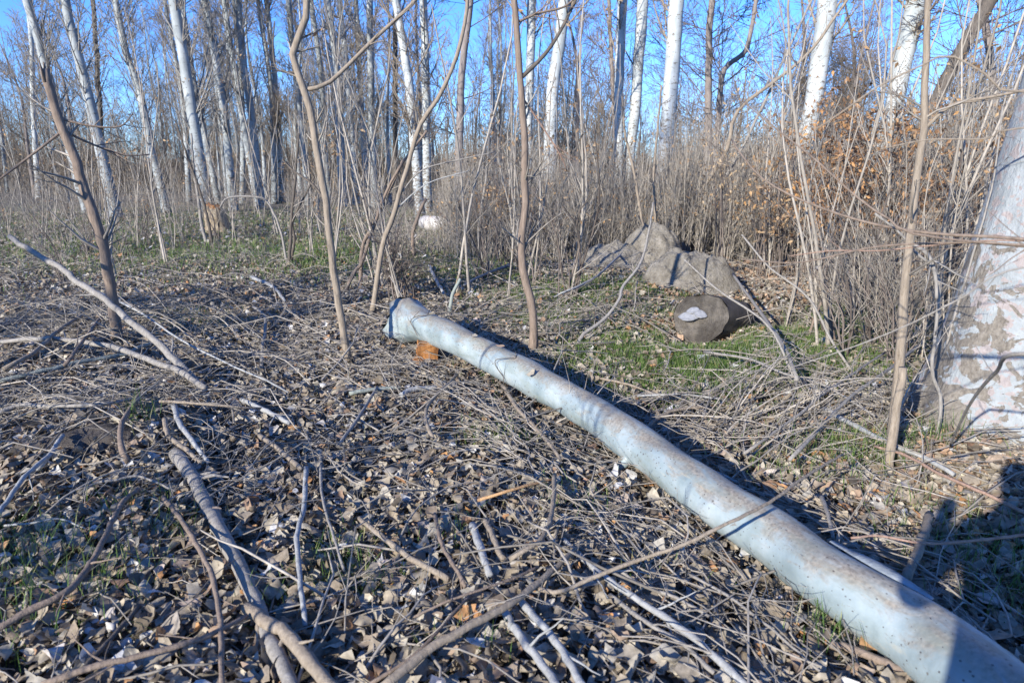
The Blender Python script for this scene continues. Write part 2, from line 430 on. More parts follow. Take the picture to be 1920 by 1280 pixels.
# ---------------------------------------------------------------- ground sheet
def build_ground():
    a = np.concatenate([-np.geomspace(420, 12, 22), np.linspace(-11.5, 11.5, 210), np.geomspace(12, 420, 22)])
    b = np.concatenate([[-420, -150, -60, -25, -12, -6, -3], np.linspace(-1, 14, 190), np.geomspace(14.5, 600, 34)])
    X, Y = np.meshgrid(a, b)
    Z = H(X, Y) + np.where((np.abs(X) < 12) & (Y < 14) & (Y > -1), rng.normal(0, 0.006, X.shape), 0)
    V = np.stack([X, Y, Z], -1).reshape(-1, 3)
    ny, nx = X.shape
    i, j = np.meshgrid(np.arange(ny - 1), np.arange(nx - 1), indexing='ij')
    q = np.stack([i * nx + j, i * nx + j + 1, (i + 1) * nx + j + 1, (i + 1) * nx + j], -1).reshape(-1, 4)
    m = MB(); m.add(V, q)
    tag(m.build('ground', M['ground']), kind='structure')
build_ground()

def lump(name, label, cat, cx, cy, sx, sy, h, seed, rot=0.0, power=1.0, skew=0.0):
    r = np.random.default_rng(seed)
    n = 90
    a, b = np.meshgrid(np.linspace(-1.7, 1.7, n), np.linspace(-1.7, 1.7, n))
    X = a * sx; Y = b * sy
    c, s = math.cos(rot), math.sin(rot)
    WX, WY = cx + X * c - Y * s, cy + X * s + Y * c
    e = np.exp(-((a + skew * b) ** 2 + b ** 2) ** power)
    z = e * h
    for k in range(26):
        fx, fy = r.normal(0, 7, 2) / max(sx, 0.5) ** 0.3; ph = r.uniform(0, 6.28)
        z = z + e * h * 0.11 / (1 + 0.16 * math.hypot(fx, fy)) * np.abs(np.sin(fx * a * .6 + fy * b * .6 + ph)) - e * h * 0.02
    for k in range(30):
        ca, cb, rr_ = r.uniform(-1.2, 1.2), r.uniform(-1.2, 1.2), r.uniform(.06, .2)
        z = z + h * r.uniform(.03, .13) * np.exp(-(((a - ca) ** 2 + (b - cb) ** 2) / rr_ ** 2) ** 1.5) * np.minimum(1, e * 3) ** 2
    z = z - 0.05
    V = np.stack([WX, WY, H(WX, WY) + z], -1)
    i, j = np.meshgrid(np.arange(n - 1), np.arange(n - 1), indexing='ij')
    q = np.stack([i * n + j, i * n + j + 1, (i + 1) * n + j + 1, (i + 1) * n + j], -1).reshape(-1, 4)
    m = MB(); m.add(V.reshape(-1, 3), q)
    o = m.build(name, M['drysoil'], loc=(cx, cy, 0))
    tag(o, label, cat)
    return o
lump('soil_mound', 'rounded bare grey soil mound right behind the sawn log with the white bracket fungus', 'soil mound', 2.27, 8.55, 0.58, 0.38, 0.37, 3, 0.0, 3.0)
lump('soil_mound', 'farther pale dry soil ridge with a peak, under the leaning shrub stems', 'soil mound', 2.25, 11.0, 0.52, 0.42, 0.52, 5, 0, 2.0)
lump('soil_mound', 'low sloping shelf of pale soil running left from the foot of the farther peaked mound', 'soil mound', 1.65, 10.8, 0.66, 0.42, 0.36, 8, 0.2, 1.4)
lump('soil_heap', 'small dark crumbly soil heap among roots in the left foreground', 'soil heap', G(170, 830)[0], G(170, 830)[1], 0.34, 0.22, 0.10, 11, 0.2, 1.1).data.materials[0] = soil('dark_crumbly_soil', (0.07, 0.06, 0.05), (0.14, 0.12, 0.105), (0.22, 0.195, 0.17), 14)

# ---------------------------------------------------------------- the felled poplar log
def build_log():
    spec = [(2060, 1470, .12, .128), (1880, 1320, .125, .124), (1726, 1195, .13, .118), (1590, 1110, .135, .114), (1447, 1008, .14, .108),
            (1320, 923, .15, .108), (1200, 836, .16, .108), (1112, 776, .18, .106), (1012, 718, .20, .112), (930, 675, .22, .112),
            (862, 640, .25, .116), (820, 620, .265, .122), (795, 610, .26, .14), (775, 605, .255, .175), (758, 606, .25, .225), (749, 607, .25, .245)]
    spec = spec[:-5]; EXT = [((-.62, 5.34, .262), .122), ((-.72, 5.49, .26), .132), ((-.79, 5.60, .255), .155), ((-.85, 5.69, .25), .178), ((-.90, 5.765, .245), .198), ((-.92, 5.80, .243), .206)]
    pts = np.array([G(a, b, c) if b < 1240 else CAM + ray(a, b) * ((CAM[2] - c) / -ray(a, b)[2]) for a, b, c, r in spec] + [np.array(e[0]) for e in EXT])
    rr = np.array([s[3] * .96 for s in spec] + [e[1] * .95 for e in EXT])
    n = 130
    P = resample(pts, n)
    L = np.concatenate([[0], np.cumsum(np.linalg.norm(np.diff(pts, axis=0), axis=1))])
    R = np.interp(np.linspace(0, L[-1], n), L, rr)
    def rough(K, n, s):
        i = np.arange(n)[:, None] / n; a = np.arange(s)[None] * 2 * math.pi / s
        w = 1 + 0.03 * np.sin(31 * i) + 0.02 * np.sin(73 * i + a) + 0.025 * np.sin(3 * a + 25 * i) * np.sin(19 * i) + 0.02 * np.sin(2 * a + 60 * i) + 0.012 * np.sin(5 * a + 90 * i)
        fl = np.clip((i - 0.86) / 0.14, 0, 1)
        w = w + fl * (0.05 * np.sin(3 * a + 1.2) + 0.035 * np.sin(7 * a)) + fl ** 2 * (.24 * np.exp(-((a - 1.0) / .45) ** 2) + .14 * np.exp(-((a - 3.3) / .5) ** 2) - .12 * np.exp(-((a - 1.9) / .4) ** 2))
        return w[None]
    root = empty('felled_log', (P[n // 2, 0], P[n // 2, 1], 0), 'long felled pale blue-white poplar log lying diagonally across the leaf litter', 'log')
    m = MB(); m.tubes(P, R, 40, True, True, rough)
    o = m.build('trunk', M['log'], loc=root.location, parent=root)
    me = o.data
    nv = 40; T_ = nrm(P[-1] - P[-6])
    for k in range(9):                      # ragged, torn rim of the butt
        f_ = (1 - k / 9) ** 1.5
        for j in range(nv):
            a_ = 2 * math.pi * j / nv
            dd = T_ * f_ * (.045 * math.sin(5 * a_ + 1) + .03 * math.sin(11 * a_) + .02 * math.sin(17 * a_ + 2))
            v = me.vertices[(n - 1 - k) * nv + j]; v.co += Vector(dd)
    me.materials.append(M['palewood'])
    me.polygons[len(me.polygons) - 1].material_index = 1
    # a lifted flap of bark near the camera and a branch scar
    def ring(i, ang, lift=0.0):
        T = nrm(P[min(i + 1, n - 1)] - P[i - 1]); s = nrm(np.cross(T, [0, 0, 1])); u = np.cross(s, T)
        return P[i] + (s * math.sin(ang) + u * math.cos(ang)) * (R[i] * 1.01 + lift)
    for (i0, i1, a0, w, nm) in ((14, 24, 0.72, 0.12, 'bark_flap'),):
        m = MB(); V = []
        k = 10
        for a in range(k):
            t = a / (k - 1); i = int(i0 + (i1 - i0) * t)
            wd = w * math.sin(math.pi * (0.12 + 0.76 * t)); lf = 0.018 * math.sin(math.pi * t)
            V += [ring(i, a0 - wd, 0.002), ring(i, a0, 0.012 + lf), ring(i, a0 + wd, 0.004 + lf)]
        q = [[3 * a + b, 3 * a + b + 1, 3 * a + b + 4, 3 * a + b + 3] for a in range(k - 1) for b in range(2)]
        m.add(np.array(V), q)
        m.build(nm, M['barkcollar'], loc=root.location, parent=root)
    # stub of a branch under the middle of the log
    g = G(1150, 880, 0.0)
    m = MB(); pp = resample([G(1185, 850, 0.13), G(1165, 872, 0.07), G(1150, 884, 0.0)], 6)
    m.tubes(pp, np.linspace(.034, .016, 6), 10, uv=True)
    m.build('branch_stub', M['log'], loc=root.location, parent=root)
    return P, R
M['barkcollar'] = bark('pale_bluish_bark', (0.20, 0.22, 0.22), (0.38, 0.42, 0.43), 20, 0.5)
LOGP, LOGR = build_log()

# wood block still standing under the butt
def box_irregular(m, c, sx, sy, sz, rot, jit, r):
    n = 6
    V = []
    F_ = []
    # subdivided box via 6 faces
    for ax in range(3):
        for sg in (-1, 1):
            a, b = np.meshgrid(np.linspace(-1, 1, n), np.linspace(-1, 1, n))
            p = np.zeros((n, n, 3)); p[..., ax] = sg; p[..., (ax + 1) % 3] = a; p[..., (ax + 2) % 3] = b
            V.append(p.reshape(-1, 3))
            i, j = np.meshgrid(np.arange(n - 1), np.arange(n - 1), indexing='ij')
            q = np.stack([i * n + j, i * n + j + 1, (i + 1) * n + j + 1, (i + 1) * n + j], -1).reshape(-1, 4)
            if sg < 0: q = q[:, ::-1]
            F_.append(q + (len(V) - 1) * n * n)
    V = np.concatenate(V)
    key = np.round(V, 3)
    ph = r.uniform(0, 6, 9)
    W = V.copy()
    for k in range(3):
        W[:, k] += jit * (np.sin(3.1 * V[:, 0] + ph[k]) + np.sin(2.7 * V[:, 1] + ph[k + 3]) + np.sin(3.7 * V[:, 2] + ph[k + 6]))
    W = W * np.array([sx, sy, sz])
    cr, sr = math.cos(rot), math.sin(rot)
    W = np.stack([W[:, 0] * cr - W[:, 1] * sr, W[:, 0] * sr + W[:, 1] * cr, W[:, 2]], -1) + np.asarray(c)
    m.add(W, *F_)
r_ = np.random.default_rng(4)
g = G(797, 688)
root = empty('wood_block', g, 'orange freshly cut wedge of stump wood propping the butt end of the felled log', 'stump')
m = MB(); box_irregular(m, np.array(g) + [0.01, 0.09, 0.08], 0.08, 0.08, 0.11, 0.25, 0.09, r_)
m.build('cut_wood', M['orangewood'], parent=root, loc=g)
m = MB(); box_irregular(m, np.array(g) + [-0.05, 0.05, 0.02], 0.05, 0.06, 0.04, -0.3, 0.08, r_)
m.build('splinter', M['orangewood'], parent=root, loc=g)

# ---------------------------------------------------------------- sawn log section with fungus
def build_section():
    c = PD(1313, 597, 6.3)
    nvec = nrm(np.array([-0.52, -0.80, 0.30]))
    side = nrm(np.cross([0, 0, 1.0], nvec)); up = np.cross(nvec, side)
    root = empty('sawn_log', c, 'short thick dark weathered log section, sawn end outward, below the soil mound', 'log')
    S, n = 44, 10
    a = np.arange(S) * 2 * math.pi / S
    rr = 0.250 * (1 + 0.05 * np.sin(2 * a + 1) + 0.04 * np.sin(3 * a) + 0.02 * np.sin(9 * a) + 0.015 * np.sin(14 * a + 1))
    V = []
    rs = np.random.default_rng(2)
    for k in range(n):
        t = k / (n - 1)
        jj = 1 + rs.normal(0, 0.012, S)
        ctr = c - nvec * 0.62 * t + np.array([0.10, 0, 0.05]) * t
        V.append(ctr + (np.cos(a) * rr * jj)[:, None] * side + (np.sin(a) * rr * jj)[:, None] * up)
    V = np.concatenate(V)
    i, j = np.meshgrid(np.arange(n - 1), np.arange(S), indexing='ij'); j2 = (j + 1) % S
    q = np.stack([i * S + j, (i + 1) * S + j, (i + 1) * S + j2, i * S + j2], -1).reshape(-1, 4)
    m = MB(); m.add(V, q, [list(range((n - 1) * S, n * S))[::-1]])
    m.build('bark', M['dark'], parent=root, loc=c)
    # end face: rings with slight relief and a crack
    m = MB(); V = [c + nvec * 0.006]; K = 12
    for k in range(1, K + 1):
        t = k / K
        w = 0.985 * t
        crack = -0.05 * np.exp(-((a - 1.85) / 0.09) ** 2) * t - 0.04 * np.exp(-((a - 5.2) / 0.09) ** 2) * t - 0.03 * np.exp(-((a - 3.9) / 0.08) ** 2) * t
        h = 0.006 * np.sin(5 * a + 9 * t) * t + crack + rs.normal(0, 0.0015, S) + 0.004
        V += list(c + (np.cos(a) * rr * w)[:, None] * side + (np.sin(a) * rr * w)[:, None] * up + h[:, None] * nvec)
    V = np.array(V)
    tri = [[0, 1 + j, 1 + (j + 1) % S] for j in range(S)]
    q = [[1 + k * S + j, 1 + (k + 1) * S + j, 1 + (k + 1) * S + (j + 1) % S, 1 + k * S + (j + 1) % S] for k in range(K - 1) for j in range(S)]
    m.add(V, tri, q)
    m.build('sawn_end', M['endgrain'], parent=root, loc=c)
    # bracket fungus: layered fan
    fc = c + side * 0.055 * -1 + up * 0.02 + nvec * 0.012
    # side points to the left or right in view; make sure it is left
    left = side if side[0] < 0 else -side
    fc = c + left * 0.055 + up * 0.015 + nvec * 0.01
    fr = empty('bracket_fungus', fc, 'pale bluish-white bracket fungus growing on the sawn end of the dark log section', 'fungus')
    for (ox, oy, rx, ry, th, dep, tilt) in ((0.02, 0.055, 0.06, 0.055, 0.03, 0.05, 0.2), (0.04, 0.0, 0.11, 0.09, 0.04, 0.07, 0.12), (-0.05, 0.03, 0.07, 0.06, 0.035, 0.06, -0.2)):
        m = MB(); V = []
        nu, nv = 20, 6
        for layer in (0, 1):
            for i in range(nu):
                an = math.pi * i / (nu - 1)
                for j in range(nv):
                    t = j / (nv - 1)
                    lx = rx * math.cos(an) * t * (1 + 0.08 * math.sin(7 * an)); dz = dep * math.sin(an) * t * (1 + 0.08 * math.sin(5 * an))
                    V.append(fc + left * (ox + lx) + up * (oy - ry * 0.55 * t * math.sin(an) + (th if layer == 0 else -th) * (1 - t ** 3) - tilt * lx) + nvec * dz)
        i, j = np.meshgrid(np.arange(nu - 1), np.arange(nv - 1), indexing='ij')
        q = np.stack([i * nv + j, i * nv + j + 1, (i + 1) * nv + j + 1, (i + 1) * nv + j], -1).reshape(-1, 4)
        N = nu * nv
        e = [[i * nv + nv - 1, i * nv + nv - 1 + N, (i + 1) * nv + nv - 1 + N, (i + 1) * nv + nv - 1] for i in range(nu - 1)]
        m.add(np.array(V), q, q[:, ::-1] + N, e)
        m.build('bracket', M['fungus'], parent=fr, loc=fc)
build_section()

# ---------------------------------------------------------------- stump on the left, pale log piece beyond
def build_stump():
    Y = 17.5
    c = PD(405, 402, Y)
    k = Y / 1280
    root = empty('cut_stump', (c[0], c[1], H(c[0], c[1])), 'chopped pale tan tree stump with a slanting orange cut, among thin stems on the left', 'stump')
    n = 9
    P = np.array([[c[0], c[1], H(c[0], c[1]) - 0.1 + 0.72 * t] for t in np.linspace(0, 1, n)])
    P[:, 0] += np.linspace(0.05, -0.06, n)
    m = MB(); m.tubes(P, np.array([.40, .34, .30, .28, .27, .27, .26, .25, .19]), 22, rough=lambda K, n, s: 1 + rng.normal(0, 0.03, (K, n, s)))
    o = m.build('trunk', M['palewood'], parent=root, loc=root.location)
    me = o.data; me.materials.append(M['orangewood']); me.polygons[len(me.polygons) - 1].material_index = 1
    zt = max(v.co.z for v in me.vertices)
    for v in me.vertices:
        k_ = max(0.0, (v.co.z - zt * .5) / (zt * .5)); a_ = math.atan2(v.co.y, v.co.x)
        v.co.z += k_ * (-0.45 * v.co.x + 0.28 * v.co.y + 0.05 * math.sin(5 * a_) + rng.normal(0, .02))
    # pale weathered log
    Y = 14.0
    a, b = G(868, 440), G(805, 432)
    c = (a + b) / 2
    root = empty('weathered_log', c, 'pale weathered short log lying on the ground in front of the dense brush', 'log')
    P = resample([a + [0.1, 0.15, .17], (a + b) / 2 + [0, 0.2, .19], b + [-0.15, 0.35, .17]], 10)
    m = MB(); m.tubes(P, np.full(10, .20), 18, rough=lambda K, n, s: 1 + rng.normal(0, 0.05, (K, n, s)))
    m.build('trunk', M['palebark'], parent=root, loc=c)
M['palebark'] = bark('bleached_bark', (0.40, 0.36, 0.31), (0.72, 0.69, 0.66), 8, 0.6)
build_stump()

# ---------------------------------------------------------------- large poplar trunk on the right edge
def build_big_poplar():
    base = np.array([2.92, 3.92, 0.0])
    root = empty('old_poplar', base, 'massive old poplar with rough grey-brown bark and white flakes at the right edge', 'tree')
    spec = [(-0.25, 2.96, .60), (0.0, 2.98, .525), (0.2, 3.00, .465), (0.45, 3.02, .43), (0.8, 3.05, .40), (1.2, 3.09, .37), (1.8, 3.15, .335), (2.6, 3.22, .32), (4, 3.3, .31), (7, 3.4, .27), (11, 3.45, .2), (15, 3.5, .1)]
    zs = np.concatenate([np.linspace(-0.25, 3, 90), np.linspace(3.2, 15, 20)])
    P = np.stack([np.interp(zs, [s[0] for s in spec], [s[1] for s in spec]), np.full(len(zs), 3.92), zs], -1)
    R = np.interp(zs, [s[0] for s in spec], [s[2] for s in spec])
    def rough(K, n, s):
        a = np.arange(s)[None] * 2 * math.pi / s; z = zs[:, None]
        f = np.exp(-np.clip(z, 0, 9) / 0.4)
        return (1 + 0.015 * np.sin(4 * a + 2 * z) + 0.01 * np.sin(9 * a - 3 * z) + rng.normal(0, 0.004, (n, s)) + f * (0.07 * np.sin(5 * a + 0.8) + 0.03 * np.sin(11 * a)))[None]
    m = MB(); m.tubes(P, R, 96, rough=rough)
    m.build('trunk', M['old_poplar'], parent=root, loc=base)
    m = MB()
    Q, S = spawn(P[None, 92:], R[None, 92:], 22, 0.1, 0.95, 0.7, 3.0, 6, 0.12, 0.08, 0.22)
    m.tubes(Q, S, 5)
    Q2, S2 = spawn(Q, S, 7, 0.2, 0.95, 0.7, 1.2, 4, 0.05, 0.1, 0.5); m.tubes(Q2, S2, 3, False)
    Q3, S3 = spawn(Q2, S2, 3, 0.2, 0.95, 0.7, 0.5, 3, 0.0, 0.1, 0.6); m.tubes(Q3, S3, 3, False)
    m.build('crown', M['grey'], parent=root, loc=base)
build_big_poplar()

# ---------------------------------------------------------------- poplars and other trees seen one by one
def crown_poplar(m, P, R, zlo, zhi, n1, L1, detail=1.0, ang=0.6, up=0.10):
    z = P[:, 2]; i0 = max(1, int(np.searchsorted(z, zlo))); i1 = min(len(z) - 1, int(np.searchsorted(z, zhi)))
    Q, S = spawn(P[None, i0:i1], np.maximum(R[None, i0:i1], 0.05), n1, 0.0, 1.0, ang, L1, 6, up, 0.07, 0.17, 0.35, 0.3)
    m.tubes(Q, S, 4, False)
    Q2, S2 = spawn(Q, S, int(11 * detail), 0.1, 0.95, 0.65, L1 * 0.38, 4, 0.06, 0.09, 0.55); m.tubes(Q2, np.maximum(S2, 0.0075), 3, False)
    Q3, S3 = spawn(Q2, S2, 3, 0.15, 0.95, 0.65, L1 * 0.17, 3, 0.02, 0.1, 0.7); m.tubes(Q3, np.maximum(S3, 0.005), 3, False)

def traced_tree(pts, w0, w1, dia, mat, label, crown='poplar', top=15, group=None, cmat='grey', name='poplar_tree', n1=26):
    """pts: photo pixels from the top of the visible trunk down to its foot; w0, w1 widths there; dia the foot's diameter in metres"""
    Y = dia * F / w1
    pp = np.array([PD(x, y, Y) for x, y in pts])[::-1]
    # run down to the soil, run up past the frame
    d = nrm(pp[1] - pp[0]); zg = float(H(pp[0, 0], pp[0, 1]))
    foot = pp[0] + d * ((zg - 0.15 - pp[0, 2]) / max(d[2], 0.3))
    if foot[2] < pp[0, 2] - 0.05: pp = np.vstack([foot, pp])
    d = nrm(pp[-1] - pp[-3 if len(pp) > 3 else -2]); d = nrm(d * [0.6, 0.6, 1])
    ztop = pp[-1, 2]
    if top > ztop: pp = np.vstack([pp, pp[-1] + d * (top - ztop) * 0.4 / d[2] + rng.normal(0, .1, 3), pp[-1] + nrm(d * [0.4, 0.4, 1]) * (top - ztop)])
    n = 46
    P = resample(pp, n); P[1:] += rng.normal(0, 0.008, (n - 1, 3))
    rf, rt = dia / 2, dia / 2 * (w0 / w1)
    R = np.interp(P[:, 2], [zg - .1, zg + 0.25, pp[1, 2], ztop, top], [rf * 1.45, rf * 1.1, rf, rt, 0.03])
    base = np.array([P[0, 0], P[0, 1], zg])
    root = empty(name, base, label, 'tree', group)
    m = MB(); m.tubes(P, R, 14, rough=lambda K, n, s: 1 + rng.normal(0, 0.025, (K, n, s)))
    m.build('trunk', M[mat], parent=root, loc=base)
    m = MB()
    if crown == 'poplar': crown_poplar(m, P, R, 2.0, min(top, 13), int(n1 * 1.5), 2.6)
    elif crown == 'high': crown_poplar(m, P, R, 4.2, min(top, 13), int(n1 * .7), 2.4)
    elif crown == 'wide': crown_poplar(m, P, R, 1.6, min(top, 10), 20, 3.4, 1.2, 1.0, 0.03)
    if m.n: m.build('crown', M[cmat], parent=root, loc=base)
    return P, R, root

W, GR = 'white_poplar', 'grey_poplar'
TR = [
 ([(40, -30), (70, 67), (87, 134), (112, 210), (148, 336)], 12, 18, .36, GR, 'grey poplar leaning left behind the broken-topped sapling near the left edge'),
 ([(52, 0), (60, 100), (62, 200), (70, 336)], 7, 9, .27, W, 'slim whitish poplar far back by the left edge'),
 ([(118, -20), (144, 94), (168, 188), (191, 292), (210, 370)], 14, 20, .36, GR, 'thick grey poplar leaning left, second sizeable trunk from the left edge'),
 ([(174, -20), (183, 134), (190, 252), (193, 330)], 7, 9, .20, 'dark', 'thin dark straight trunk standing close behind the second sizeable grey poplar'),
 ([(212, -20), (235, 94), (259, 161), (282, 269), (300, 345)], 11, 14, .28, GR, 'slender ridged grey poplar leaning left beside the widest gap of blue sky'),
 ([(322, -20), (343, 101), (359, 202), (380, 336), (388, 380)], 17, 21, .38, GR, 'stout grey poplar just left of and behind the chopped tan stump'),
 ([(340, 0), (366, 168), (385, 260), (403, 349)], 8, 11, .27, GR, 'thin grey poplar right behind the stout one, rising above the chopped stump'),
 ([(380, -20), (406, 118), (423, 235), (435, 359)], 12, 15, .32, GR, 'grey poplar with a dark shaded side, just right of the chopped stump'),
 ([(420, 0), (440, 134), (460, 252), (474, 330)], 9, 12, .29, GR, 'slim grey poplar just right of the trunk with the dark shaded side'),
 ([(444, -20), (457, 118), (470, 202), (484, 329)], 11, 14, .31, GR, 'grey poplar curving gently, second to the right of the chopped stump'),
 ([(497, -20), (514, 134), (522, 235), (527, 336)], 8, 11, .28, W, 'slim light poplar standing alone between the grey group and the tan forked sapling'),
 ([(538, -20), (554, 134), (571, 296), (574, 330)], 9, 11, .27, GR, 'bluish grey poplar just left of the top of the tan crooked sapling'),
 ([(580, -20), (601, 134), (608, 269), (612, 320)], 8, 10, .26, GR, 'bluish grey poplar seen through the crook of the tan sapling'),
 ([(612, -20), (631, 134), (640, 319)], 11, 15, .33, GR, 'sturdy bluish poplar right of the tan crooked sapling'),
 ([(636, 0), (645, 84), (657, 218), (666, 345)], 9, 12, .30, W, 'pale poplar with sunlit left side, first light trunk right of the crooked sapling'),
 ([(666, -20), (674, 134), (684, 302), (686, 330)], 8, 11, .28, W, 'thin pale poplar crossed by the sapling branch, second light trunk of its row'),
 ([(693, -20), (695, 134), (699, 302), (700, 330)], 11, 13, .31, GR, 'upright grey poplar, rightmost of the bluish row left of the white pair'),
 ([(741, -20), (741, 67), (741, 302)], 8, 10, .25, 'dark', 'thin dark trunk half hidden behind the left trunk of the white pair'),
 ([(738, -20), (741, 0), (755, 80), (768, 168), (776, 260), (784, 353)], 14, 17, .31, W, 'white poplar leaning left, left trunk of the close white pair'),
 ([(793, -20), (798, 134), (799, 230), (801, 336)], 13, 15, .29, W, 'upright white poplar, right trunk of the close white pair'),
 ([(997, -20), (995, 100), (991, 235), (989, 320)], 16, 14, .27, W, 'white poplar standing directly behind the upright brown sapling'),
 ([(1060, -20), (1048, 90), (1036, 168), (1031, 302), (1029, 350)], 19, 24, .38, W, 'white poplar with a dark bumpy crook, just right of the upright brown sapling'),
 ([(1168, -20), (1163, 100), (1161, 168), (1159, 319)], 17, 16, .29, W, 'narrow white poplar, left one of the pair in the middle right'),
 ([(1207, -20), (1198, 100), (1191, 201), (1180, 300)], 20, 18, .33, W, 'white poplar with a broad shadowed right side, right one of the middle-right pair'),
 ([(1270, -20), (1262, 100), (1255, 201), (1245, 319), (1242, 360)], 25, 28, .42, W, 'broad clean white poplar above the two soil mounds'),
 ([(1555, -20), (1540, 90), (1529, 168), (1510, 270), (1498, 353)], 33, 28, .40, W, 'bright white poplar rising out of the brown leafy bush, left of the leaning trunk'),
 ([(1722, -20), (1702, 80), (1683, 168), (1668, 230), (1653, 285)], 35, 27, .40, W, 'bright white poplar with peeling marks, behind the pale slender sapling on the right'),
]
for t in TR:
    traced_tree(*t, crown='high' if t[4] == W and t[0][0][0] > 900 else 'poplar', cmat='grey' if t[4] != W else 'tan', top=17)
M['greybrown'] = bark('grey_brown_bark', (0.12, 0.10, 0.09), (0.30, 0.26, 0.235), 12, 0.3, 0.8, 0.02)
traced_tree([(1892, -60), (1858, 0), (1800, 100), (1750, 201), (1700, 300)], 22, 22, .28, 'dark', 'grey-brown trunk leaning steeply right across the sky beside the old poplar', 'wide', 9, None, 'twigdark', 'leaning_tree')
traced_tree([(1838, 0), (1848, 50), (1856, 110), (1864, 168), (1870, 260)], 12, 14, .20, 'greybrown', 'short dark trunk leaning left behind the steeply leaning one at the right edge', 'wide', 8, None, 'twigdark', 'leaning_tree')
traced_tree([(1338, -20), (1330, 60), (1328, 200), (1326, 320)], 11, 13, .24, 'greybrown', 'dark tree with drooping twigs right of the broad clean white poplar', 'wide', 10, None, 'twigdark', 'willow_tree')
traced_tree([(885, -20), (868, 120), (862, 220), (860, 330)], 10, 16, .28, 'greybrown', 'dark spreading tree with forked limbs right of the white pair', 'wide', 10, None, 'twigdark', 'willow_tree')
traced_tree([(1140, -20), (1146, 100), (1152, 210), (1158, 330)], 6, 9, .18, 'greybrown', 'thin wavy dark tree left of the pair of white poplars in the middle right', 'wide', 9, None, 'twigdark', 'willow_tree')
traced_tree([(1424, -40), (1400, 90), (1357, 134), (1345, 250)], 6, 11, .20, 'greybrown', 'low arching dark tree right of the broad clean white poplar', 'wide', 7, None, 'twigdark', 'willow_tree')

# trees farther back: a few kinds, repeated
def far_template(k, name):
    h = [15, 14, 16, 9, 10, 13][k]; d = [.26, .2, .3, .24, .3, .22][k]
    P = resample(np.array([[0, 0, -0.2], [0.1 * rng.normal(), 0.1 * rng.normal(), h * .3], [0.3 * rng.normal(), 0.2 * rng.normal(), h * .65], [0.4 * rng.normal(), 0.3, h]]), 26)
    R = np.interp(P[:, 2], [0, .4, h], [d / 2 * 1.3, d / 2, 0.03])
    root = empty(name, (0, 0, 0), 'far grey trunk', 'tree')
    m = MB(); m.tubes(P, R, 8); m.build('trunk', M['grey_poplar' if k in (0, 1, 2) else 'greybrown'], parent=root)
    m = MB()
    if k < 3: crown_poplar(m, P, R, 2.0, h * .95, 34, 2.6, 0.9, 0.5, 0.12)
    else: crown_poplar(m, P, R, 1.3, h * .95, 36, 3.4, 1.1, 0.95, 0.05)
    m.build('crown', M['far'], parent=root)
    return root
def copy_tree(src, loc, rz, sc, label=None, group=None, tilt=(0, 0)):
    c = src.copy(); COL.objects.link(c)
    c.location = tuple(loc); c.rotation_euler = (tilt[0], tilt[1], rz); c.scale = (sc, sc, sc)
    if label: c['label'] = label
    if group: c['group'] = group
    for ch in src.children:
        d = ch.copy(); COL.objects.link(d); d.parent = c
    return c
far_T = [far_template(k, 'far_poplar' if k < 3 else 'far_tree') for k in range(6)]
FL = ['straight grey poplar trunk far back in the leafless wood, behind the near poplar row', 'twiggy brown leafless tree far back in the wood, its crown a haze of fine twigs']
FG = ['far poplars behind the near rows', 'far brown leafless trees']
used = set()
fr = np.random.default_rng(21)
nfar = 0
while nfar < 84:
    Y = fr.uniform(30, 68); x = fr.uniform(-0.85, 0.85) * Y
    k = int(fr.integers(0, 3)) if (x / Y < 0.0 and fr.random() < 0.8) else int(fr.integers(3, 6))
    if x / Y > 0.28 and fr.random() < 0.35: continue
    lab, gp = (FL[0], FG[0]) if k < 3 else (FL[1], FG[1])
    s = fr.uniform(0.75, 1.1); loc = (x, Y, float(H(x, Y))); rz = fr.uniform(0, 6.28)
    if k in used: copy_tree(far_T[k], loc, rz, s, lab, gp, (fr.normal(0, .03), fr.normal(0, .04)))
    else:
        o = far_T[k]; o.location = loc; o.rotation_euler = (0, 0, rz); o.scale = (s, s, s); o['label'] = lab; o['group'] = gp; used.add(k)
    nfar += 1

# trees on the sunny side behind the photographer, whose shadows dapple the litter
SH = [(-7.9, -0.5, .12), (-9.0, 0.6, .12), (-11.4, -2.0, .15)]
for i, (x, y, r) in enumerate(SH):
    zs = np.linspace(-0.2, 13, 24)
    P = np.stack([x + 0.2 * np.sin(zs * .4 + i), y + 0.15 * np.sin(zs * .5 + i), zs], -1)
    R = np.interp(zs, [0, 0.5, 13], [r * 1.3, r, 0.03])
    root = empty('poplar_tree', (x, y, 0), ['grey poplar standing nearest behind the photographer on the left', 'grey poplar left of the picture, level with the photographer', 'grey poplar farthest to the left outside the picture', 'young poplar behind the photographer', 'stout poplar behind and far left of the photographer'][i], 'tree')
    m = MB(); m.tubes(P, R, 12); m.build('trunk', M[GR], parent=root, loc=(x, y, 0))
    m = MB(); crown_poplar(m, P, R, 2.4, 12.5, 18, 2.2, 0.8); m.build('crown', M['grey'], parent=root, loc=(x, y, 0))

